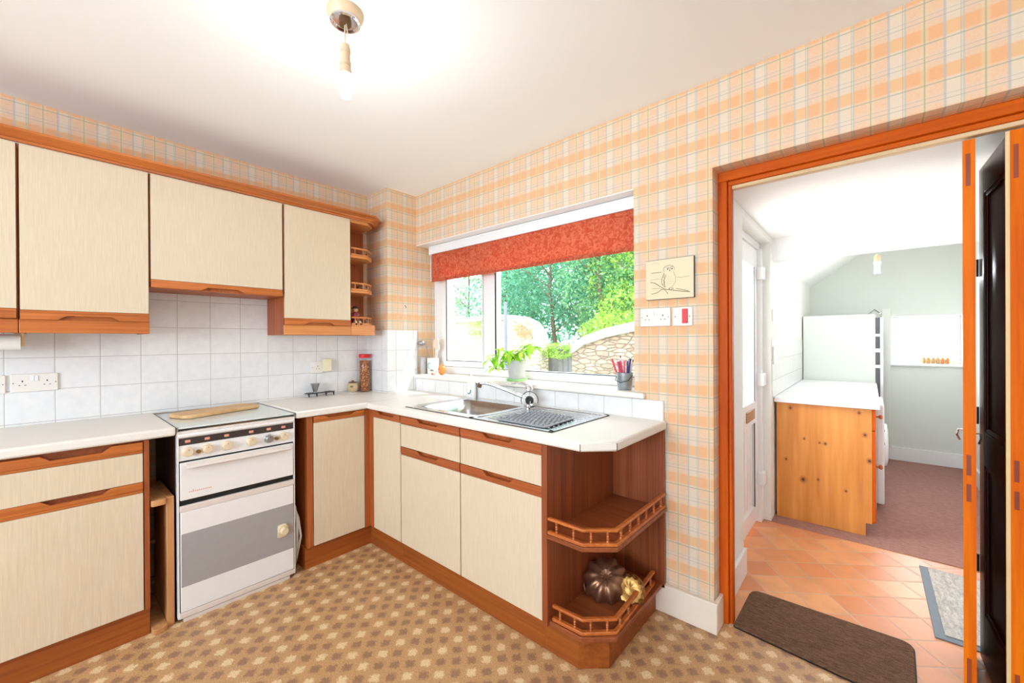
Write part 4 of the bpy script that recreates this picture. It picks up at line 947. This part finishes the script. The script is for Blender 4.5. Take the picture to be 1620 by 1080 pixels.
# figurine and bowls on the end shelf
fx,fy,fz=-2.765,1.468,1.4165
t=thing('figurine','little seated pottery man in a dark hat and maroon coat on the lowest end shelf','figurine',(fx,fy,fz))
m=MB().lathe((fx,fy,fz),[(.026,0),(.030,.02),(.028,.05),(.030,.07),(.022,.088),(.010,.094)],20); obj('body',m,M['maroon'],t)
m=MB().ball((fx+.002,fy,fz+.108),.018,16,(1,.95,1.1)); hd=obj('head',m,M['skin'],t)
m=MB().ball((fx+.020,fy,fz+.106),.0035,8); obj('nose',m,M['skin'],hd)
m=MB()
for s_ in (-1,1): m.ball((fx+.0175,fy+s_*.007,fz+.112),.0022,8)
obj('eyes',m,M['black'],hd)
m=MB().lathe((fx,fy,fz+.118),[(.025,0),(.026,.003),(.017,.006),(.014,.015),(.004,.018)],20); obj('hat',m,M['black'],t)
for s_ in (-1,1):
    m=MB().tube([(fx,fy+s_*.026,fz+.078),(fx+.014,fy+s_*.032,fz+.06),(fx+.030,fy+s_*.018,fz+.050),(fx+.034,fy+s_*.006,fz+.052)],[.009,.009,.007,.006],10); ar=obj('arm',m,M['maroon'],t)
    obj('hand',MB().ball((fx+.036,fy+s_*.004,fz+.052),.007,10),M['skin'],ar)
    m=MB().tube([(fx+.01,fy+s_*.014,fz+.02),(fx+.035,fy+s_*.016,fz+.022),(fx+.042,fy+s_*.017,fz+.008)],[.012,.010,.009],10); lg=obj('leg',m,M['stoneware'],t)
    obj('shoe',MB().ball((fx+.046,fy+s_*.018,fz+.006),.009,10,(1.4,.9,.65)),M['black'],lg)
for (x,y,z,r,lb) in ((-2.80,1.545,1.4165,.024,'small dark brown pot on the lowest end shelf beside the figurine'),(-2.80,1.52,1.6585,.024,'small dark brown dish on the middle end shelf'),(-2.80,1.52,1.9025,.022,'small dark brown dish on the top end shelf')):
    obj('small_pot',MB().lathe((x,y,z),[(r*.7,0),(r,.012),(r,.030),(r*.85,.036),(r*.9,.040),(r*.75,.040),(r*.8,.015)],20),M['brownglaze'],None,lb,'pot')
# jelly moulds on lower shelf
t=thing('jelly_mould','dark fluted bronze jelly mould propped on the lower oak shelf','mould',(-.90,1.70,.14))
m=MB(); cc=Vector((-.905,1.68,.213)); ax=Vector((.30,-.55,.72)).normalized()
pr=[(.096,-.045),(.100,-.04),(.098,-.015),(.090,.01),(.074,.032),(.05,.046),(.025,.046),(.010,.036)]
m.lathe(cc,pr,72,ax,flute=.085,fn=10); obj('dome',m,M['bronze'],t)
m=MB().lathe(cc,[(.101,-.049),(.106,-.047),(.106,-.044),(.100,-.042)],48,ax,cap=False); obj('rim',m,M['bronze'],t)
t=thing('brass_mould','small golden fluted mould leaning against the bronze one','mould',(-.80,1.70,.14))
cc=Vector((-.800,1.70,.195)); ax=Vector((.30,-.75,.45)).normalized()
m=MB().lathe(cc,[(.058,-.02),(.062,-.018),(.060,0),(.05,.018),(.036,.020),(.020,.014),(.004,.018)],60,ax,flute=.06,fn=14); obj('dome',m,M['gold'],t)
m=MB().lathe(cc,[(.062,-.024),(.066,-.022),(.062,-.018)],40,ax,cap=False); obj('rim',m,M['gold'],t)

# ------------------------------------------------------------------ pendant bulb
px,py=-1.378,.701
t=thing('pendant_light','bare lit bulb hanging from a round ceiling rose in the kitchen','light',(px,py,2.16))
m=MB().lathe((px,py,2.449),[(.062,0),(.060,-.012),(.050,-.030)],32); obj('ceiling_rose',m,M['bakelite'],t)
m=MB().lathe((px,py,2.419),[(.050,0),(.050,-.006),(.042,-.008),(.040,-.001)],32); r_=obj('chrome_ring',m,M['chrome'],t)
m=MB().lathe((px,py,2.418),[(.022,0),(.020,-.012)],20); obj('terminal_block',m,M['brownglaze'],r_)
m=MB().tube([(px-.002,py,2.41),(px-.003,py,2.37),(px,py,2.338)],.0026,8); m.tube([(px+.006,py,2.41),(px+.012,py,2.385),(px+.016,py+.002,2.362)],.0018,6); obj('flex',m,M['flex'],t)
m=MB().lathe((px,py,2.264),[(.018,0),(.018,.012),(.0155,.014),(.0155,.045),(.0175,.047),(.0165,.060),(.014,.072),(.006,.076)][::-1],24); obj('lamp_holder',m,M['bakelite'],t)
m=MB().lathe((px,py,2.233),[(.022,0),(.016,.031)],24); obj('bulb_base',m,M['bakelite'],t)
m=MB().lathe((px,py,2.150),[(.006,0),(.016,.004),(.019,.014),(.019,.075),(.021,.083)],24); obj('bulb',m,M['bulb'],t)

# ------------------------------------------------------------------ extension contents
t=thing('doormat','brown ribbed doormat across the threshold between lino and quarry tiles','mat',(-.17,2.2,0))
q=[(-.468,2.045),(.128,1.985),(.142,2.415),(-.462,2.405)]
poly=[]
for i,p_ in enumerate(q):
    a_=Vector(q[i-1]); b_=Vector(p_); c_=Vector(q[(i+1)%4]); r_=.012 if i in (0,) else .05
    s_=b_+(a_-b_).normalized()*r_; e_=b_+(c_-b_).normalized()*r_
    for k_ in range(6): u=k_/5; w_=s_*(1-u)**2+b_*2*u*(1-u)+e_*u*u; poly.append((w_.x,w_.y))
obj('backing',MB().prism(poly,.0005,.004),M['black'],t)
cen=sum((Vector(p_) for p_ in poly),Vector((0,0)))/len(poly)
obj('pile',MB().prism([tuple(cen+(Vector(p_)-cen)*.988) for p_ in poly],.0042,.011),M['doormat'],t,bevel=.002)
t=thing('doormat','grey looped mat with blue grey rubber edge on the quarry tiles','mat',(.4,2.9,0))
m=MB().box(.212,.66,2.54,3.285,.0005,.006); obj('border',m,M['greyedge'],t,bevel=.002)
m=MB().box(.245,.63,2.575,3.27,.006,.011); obj('pile',m,M['greymat'],t,bevel=.002)
# pine cabinet
yp=3.545
t=thing('pine_cabinet','knotty pine cabinet end panel in the extension with turned knobs','cabinet',(-.26,3.8,.004))
m=MB().prism([(-.515,.005),(-.02,.005),(-.02,.09),(.012,.09),(.012,.842),(-.515,.842)],yp,yp+.018,'y'); obj('side_panel',m,M['pine_cab'],t,bevel=.001)
m=MB().box(-.515,.010,yp+.018,4.12,.09,.842).box(-.515,-.03,yp+.018,4.12,.005,.09); obj('carcass',m,M['wallwhite'],t)
d=obj('drawer_front',MB().box(.012,.032,yp,4.10,.70,.835),M['pine_frame'],t,bevel=.003)
obj('knob',MB().lathe((.032,3.72,.77),[(.008,0),(.006,.012),(.014,.020),(.016,.028),(.010,.036)],16,(1,0,0)),M['knob_wood'],d)
d=obj('door',MB().box(.012,.032,yp,4.10,.10,.695),M['pine_frame'],t,bevel=.003)
obj('knob',MB().lathe((.032,3.72,.43),[(.008,0),(.006,.012),(.014,.020),(.016,.028),(.010,.036)],16,(1,0,0)),M['knob_wood'],d)
m=MB().box(XL+.007,.052,3.50,5.20,.844,.880); obj('worktop',m,M['white'],None,'white worktop over the pine cabinet in the extension','worktop',bevel=.003)
t=thing('washing_machine','white washing machine beyond the pine cabinet, only its front edge showing','washing machine',(-.2,4.45,.005))
m=MB().box(-.5,.04,4.14,4.74,.01,.84); obj('body',m,M['enamel'],t,bevel=.004)
m=MB().box(.04,.085,4.145,4.735,.05,.80); fr=obj('front_panel',m,M['enamel'],t,bevel=.012,seg=3)
m=MB().lathe((.085,4.44,.45),[(.17,0),(.16,.02),(.12,.028)],36,(1,0,0)); obj('door',m,M['white'],fr)
for z in (.50,.60): obj('vent',MB().box(.0855,.088,4.16,4.22,z,z+.006),M['black'],fr)
t=thing('fridge_freezer','tall white fridge freezer at the end of the extension worktop','fridge',(-.25,5.5,.005))
m=MB().box(XL+.01,.045,5.22,5.80,.01,1.535); obj('body',m,M['farwall'],t,bevel=.004)
m=MB().box(.045,.078,5.225,5.80,.03,1.50); dd_=obj('door',m,M['shade'],t,bevel=.002)
for z0,z1 in ((1.32,1.345),(1.17,1.205),(1.02,1.05),(.6,.63)): obj('seal',MB().box(.044,.0795,5.221,5.224,z0,z1),M['white'],dd_)
m=MB().box(.079,.10,5.225,5.8,.03,1.50); obj('door_skin',m,M['white'],dd_)
t=thing('wire_basket','small dark tangle of wire on top of the fridge freezer','basket',(.06,5.4,1.5355))
m=MB()
for i in range(6): m.tube([(.0+rnd.uniform(-.01,.01),5.24+i*.03,1.54),(.04,5.25+i*.03,1.575+rnd.uniform(0,.02)),(.08,5.24+i*.03,1.545)],.003,5)
obj('wire',m,M['pewter'],t)
m=MB().box(.105,.172,5.95,5.999,.145,1.62); struct('trim_7',m,M['wallwhite'])
# light switch
t=thing('light_switch','white light switch on the passage wall above the tiles','switch',(XL,3.42,1.44))
obj('plate',MB().box(XL,XL+.008,3.46,3.53,1.43,1.515),M['socket'],t,bevel=.002)
t=thing('wall_socket','white socket on the grey patterned tiles of the extension','socket',(XL+.006,3.46,1.1))
obj('faceplate',MB().box(XL+.006,XL+.014,3.46,3.545,1.12,1.245),M['socket'],t,bevel=.002)
# far pendant
qx,qy=.05,4.4
t=thing('pendant_light','white low energy bulb hanging under the sloping ceiling of the extension','light',(qx,qy,1.83))
m=MB().tube([(qx,qy,2.36),(qx,qy,1.97)],.003,8); obj('flex',m,M['flex'],t)
m=MB().lathe((qx,qy,1.915),[(.022,0),(.022,.03),(.018,.05),(.008,.058)],18); obj('lamp_holder',m,M['bakelite'],t)
m=MB()
for dx,dy in ((-.011,-.011),(.011,-.011),(-.011,.011),(.011,.011)): m.cyl((qx+dx,qy+dy,1.825),(qx+dx,qy+dy,1.905),.008,10)
m.lathe((qx,qy,1.898),[(.024,0),(.024,.017)],18); obj('bulb',m,M['bulb_off'],t)
obj('smoke_alarm',MB().lathe((.12,3.499,1.925),[(.018,0),(.018,.012),(.012,.016)],20,(0,-1,0)),M['white'],None,'tiny white round sensor on the beam near the far bulb','sensor')
# toast rack on far sill
t=thing('toast_rack','toast rack of golden slices on a white tray on the far window sill','toast rack',(.5,6.03,1.035))
m=MB().rbox(.38,.62,5.975,6.10,1.0335,1.040,.03,4); obj('tray',m,M['white'],t,bevel=.002)
m=MB()
for i in range(6): x=.41+i*.034; m.tube([(x,6.0,1.041),(x,6.0,1.09),(x,6.07,1.09),(x,6.07,1.041)],.0022,6)
m.tube([(.46,6.035,1.09),(.475,6.035,1.125),(.515,6.035,1.13),(.54,6.035,1.09)],.003,6); obj('wire_frame',m,M['pewter'],t)
for i in range(6):
    x=.418+i*.034; obj('toast_slice',MB().rbox(x,x+.018,5.995,6.075,1.041,1.105,.015,4,'x'),M['terracotta'] if i>3 else plain('toasted bread',(226,180,112),.8,var=.3),None,'golden toast slice number %s in the rack on the far sill'%('one two three four five six'.split()[i]),'toast','toast slices in the rack')
for o in C.objects:
    if o.name.startswith('toast_slice'): o['label']='golden slice of toast standing in the rack on the far sill'

# ------------------------------------------------------------------ outdoors
m=MB().box(-16,14,2.30,26,-.35,-.25); struct('ground',m,M['grass'])
def rubble(name,label,poly,y0,y1):
    m=MB().prism(poly,y0,y1,'y'); return obj(name,m,M['stone'],None,label,'wall')
t=thing('garden_wall','pale rubble garden wall with a rounded top seen through the opening sash','wall',(-6.5,6.1,-.25))
top=[(-10,1.66),(-7,1.70),(-6.2,1.70),(-5.5,1.72),(-5.1,1.66),(-4.85,1.55),(-4.68,1.36),(-4.62,1.15)]
m=MB().prism([(-10,-.25)]+top+[(-4.62,-.25)],6.0,6.35,'y'); obj('stonework',m,M['stone'],t)
m=MB(); 
for i in range(len(top)-1):
    (a,b),(c,d_)=top[i],top[i+1]; m.hexa([(a,5.95,b),(c,5.95,d_),(c,6.4,d_),(a,6.4,b),(a,5.95,b+.10),(c,5.95,d_+.10),(c,6.4,d_+.10),(a,6.4,b+.10)])
obj('coping',m,M['coping'],t,bevel=.02)
t=thing('garden_wall','brown rubble garden wall with a sloping pale coping in the large pane','wall',(-3,5.6,-.25))
top=[(-3.86,1.06),(-3.6,1.22),(-3.2,1.34),(-2.77,1.42),(-1.5,1.7)]
m=MB().prism([(-3.86,-.25)]+top+[(-1.5,-.25)],6.0,6.35,'y'); obj('stonework',m,stone('brown rubble stone wall',(172,146,124),(198,176,154),(136,116,102)),t)
m=MB()
for i in range(len(top)-1):
    (a,b),(c,d_)=top[i],top[i+1]; m.hexa([(a,5.93,b),(c,5.93,d_),(c,6.4,d_),(a,6.4,b),(a,5.93,b+.15),(c,5.93,d_+.15),(c,6.4,d_+.15),(a,6.4,b+.15)])
obj('coping',m,M['coping'],t,bevel=.02)
t=thing('garden_fence','low grey weathered fence panel between the two garden walls','fence',(-4.3,6.5,-.25))
m=MB()
for i in range(9): x=-4.75+i*.12; m.box(x,x+.112,6.5,6.52,-.25,1.20)
obj('board_panel',m,M['fence'],t,bevel=.003); obj('rail',MB().box(-4.75,-3.67,6.47,6.5,1.12,1.18),M['fence'],t)
t=thing('garden_post','grey metal post standing in front of the garden wall','post',(-4.5,5.0,-.25))
obj('pole',MB().cyl((-4.5,5.0,-.25),(-4.5,5.0,1.90),.028,14),M['pole'],t); obj('cap',MB().lathe((-4.5,5.0,1.90),[(.032,0),(.032,.02),(.01,.03)],14),M['pole'],t)
def leafcloud(m,c,r,n,size,rnd,squash=.8,spiky=False):
    c=Vector(c)
    for _ in range(n):
        d=Vector((rnd.gauss(0,1),rnd.gauss(0,1),rnd.gauss(0,1))).normalized(); rad=rnd.uniform(.45,1)**.6
        p=c+Vector((d.x*r[0],d.y*r[1],d.z*r[2]))*rad
        a=Vector((rnd.gauss(0,1),rnd.gauss(0,1),rnd.gauss(0,1) if not spiky else abs(rnd.gauss(0,2))+1)).normalized(); b=a.cross(Vector((rnd.gauss(0,1),rnd.gauss(0,1),rnd.gauss(0,1)))).normalized()
        s=size*rnd.uniform(.6,1.3); w=s*(.38 if not spiky else .08)
        m.add([p-a*s,p+b*w,p+a*s+a.cross(b)*s*.25,p-b*w],[(0,1,2,3)])
def tree(label,x,y,h,r,mt,n,size,seed):
    rnd=random.Random(seed); t=thing('garden_tree',label,'tree',(x,y,-.25))
    pts=[(x,y,-.25),(x+.1,y,h*.25),(x-.05,y,h*.5),(x,y,h*.8)]; tr=MB().tube(pts,[.09,.06,.04,.02],8)
    for i in range(7):
        a=i*.9; z=h*(.3+.06*i); tr.tube([(x,y,z),(x+math.cos(a)*r*.35,y+math.sin(a)*r*.3,z+.4),(x+math.cos(a)*r*.7,y+math.sin(a)*r*.6,z+.7)],[.025,.015,.008],6)
    obj('trunk',tr,M['bark'],t)
    m=MB()
    k_=10
    for i in range(k_):
        a=rnd.uniform(0,2*PI); rr_=r*rnd.uniform(.2,.75); z=h*(.34+.6*i/k_)
        leafcloud(m,(x+math.cos(a)*rr_,y+math.sin(a)*rr_*.7,z),(r*.5,r*.45,h*.16),n//k_,size,rnd)
    obj('foliage',m,M[mt],t)
tree('green leafy tree behind the garden wall, seen in the opening sash',-7.7,8.6,4.6,1.5,'leafB',5200,0.050,1)
tree('pale leafy tree at the far edge of the opening sash',-10.3,9.6,4.4,1.4,'leafA',4400,0.054,2)
tree('blue green tree filling the middle of the large pane',-6.0,8.4,4.8,1.6,'leafB',7200,0.050,3)
tree('large green tree behind the fence panel',-4.5,8.2,5.0,1.5,'leafA',8000,0.047,4)
tree('yellow green tree above the sloping coping',-3.1,8.2,4.2,1.5,'leafC',7200,0.047,5)
tree('dark green tree furthest back between the others',-5.6,10.6,6.0,2.4,'leafB',9360,0.088,6)
tree('tall pale green tree behind the sloping wall',-3.6,10.4,6.2,2.2,'leafA',8840,0.088,7)
tree('tall leafy tree at the back beyond the opening sash',-9.4,11.6,5.6,2.2,'leafB',7800,0.097,8)
def shrub(name,label,c,r,mt,n,size,seed,spiky=False,stem=True):
    rnd=random.Random(seed); t=thing(name,label,'shrub',(c[0],c[1],c[2]-r[2])); m=MB(); leafcloud(m,c,r,n,size,rnd,spiky=spiky); obj('foliage',m,M[mt],t)
shrub('garden_shrub','yellow green shrub spilling over the fence panel',(-4.35,6.3,1.10),(.42,.2,.16),'leafC',600,.03,11)
shrub('garden_shrub','bright yellow green shrub just behind the sloping coping',(-3.5,6.9,1.45),(.8,.35,.35),'leafC',1100,.045,12)
shrub('grass_tuft','tuft of yellow green weeds growing on the pale garden wall',(-6.15,5.9,1.55),(.25,.12,.18),'leafC',260,.05,13,True)
shrub('grass_tuft','dry pinkish tuft growing on the rounded end of the pale wall',(-4.85,5.9,1.52),(.22,.14,.2),'leafD',420,.06,14,True)
shrub('grass_tuft','small green tuft growing on the sloping coping',(-3.25,5.9,1.42),(.10,.08,.08),'leafC',120,.03,15,True)

# ------------------------------------------------------------------ light
W=bpy.data.worlds.new('sky'); bpy.context.scene.world=W; W.use_nodes=True
nt=W.node_tree; bg=nt.nodes['Background']; bg.inputs[0].default_value=(.76,.885,1.0,1); bg.inputs[1].default_value=15.0
def area(name,loc,direction,sx,sy,power,col=(1,1,1),portal=False):
    l=bpy.data.lights.new(name,'AREA'); l.shape='RECTANGLE'; l.size=sx; l.size_y=sy; l.energy=power; l.color=col
    if portal: l.cycles.is_portal=True
    o=bpy.data.objects.new(name,l); C.objects.link(o); o.location=loc; o.rotation_euler=Vector(direction).to_track_quat('-Z','Y').to_euler(); return o
area('window_daylight',(-1.8,2.24,1.56),(0,-1,0),1.8,1.05,1,portal=True)
area('door_daylight',(-.72,3.0,1.35),(1,0,0),.62,.93,55,(.92,.96,1))
area('small_window_daylight',(-.83,4.05,1.4),(1,0,0),.5,.6,20,(.92,.96,1))
area('far_window_daylight',(.44,6.24,1.28),(0,-1,0),.52,.5,40,(.92,.96,1))
area('back_fill_light',((bw[0]+bw[1])/2,YK-.3,1.53),(0,1,.32),2.5,1.25,285,(.74,.87,1))  # main fill lamp, added behind the camera and tilted up toward the ceiling
s=bpy.data.lights.new('sun','SUN'); s.energy=15; s.angle=math.radians(.6); s.color=(1,.95,.86)
o=bpy.data.objects.new('sun',s); C.objects.link(o); o.rotation_euler=Vector((-.9,-1,-2.3)).to_track_quat('-Z','Y').to_euler(); o.location=(6,8,10)
p=bpy.data.lights.new('bulb_light','POINT'); p.energy=20; p.shadow_soft_size=.03; p.color=(.76,.88,1)
o=bpy.data.objects.new('bulb_light',p); C.objects.link(o); o.location=(px,py,2.115)
p=bpy.data.lights.new('extension_fill_light','POINT'); p.energy=30; p.shadow_soft_size=.04; p.color=(.9,.95,1)  # fill lamp added below the hanging bulb, whose tubes are modelled unlit
o=bpy.data.objects.new('extension_fill_light',p); C.objects.link(o); o.location=(qx,qy,1.79)

# ------------------------------------------------------------------ camera
cam=bpy.data.cameras.new('camera'); cam.sensor_width=36; cam.lens=647.49/1620*36; cam.clip_start=.02; cam.clip_end=200
o=bpy.data.objects.new('camera',cam); C.objects.link(o)
yaw,pitch,roll=.717483242,-.00227643,-.00535572538
F=Vector((-math.sin(yaw)*math.cos(pitch),math.cos(yaw)*math.cos(pitch),math.sin(pitch)))
R0=Vector((math.cos(yaw),math.sin(yaw),0)); U0=R0.cross(F); R=R0*math.cos(roll)+U0*math.sin(roll); U=R.cross(F)
mt=Matrix((( R.x,U.x,-F.x,0),(R.y,U.y,-F.y,0),(R.z,U.z,-F.z,1.30),(0,0,0,1))); o.matrix_world=mt
sc=bpy.context.scene; sc.camera=o
vs=sc.view_settings; vs.view_transform='Standard'; vs.look='None'; vs.exposure=-1.28; vs.gamma=1; vs.use_curve_mapping=False
sc.cycles.max_bounces=10; sc.cycles.diffuse_bounces=6; sc.cycles.transparent_max_bounces=16; sc.cycles.use_denoising=True
sc.cycles.sample_clamp_indirect=8
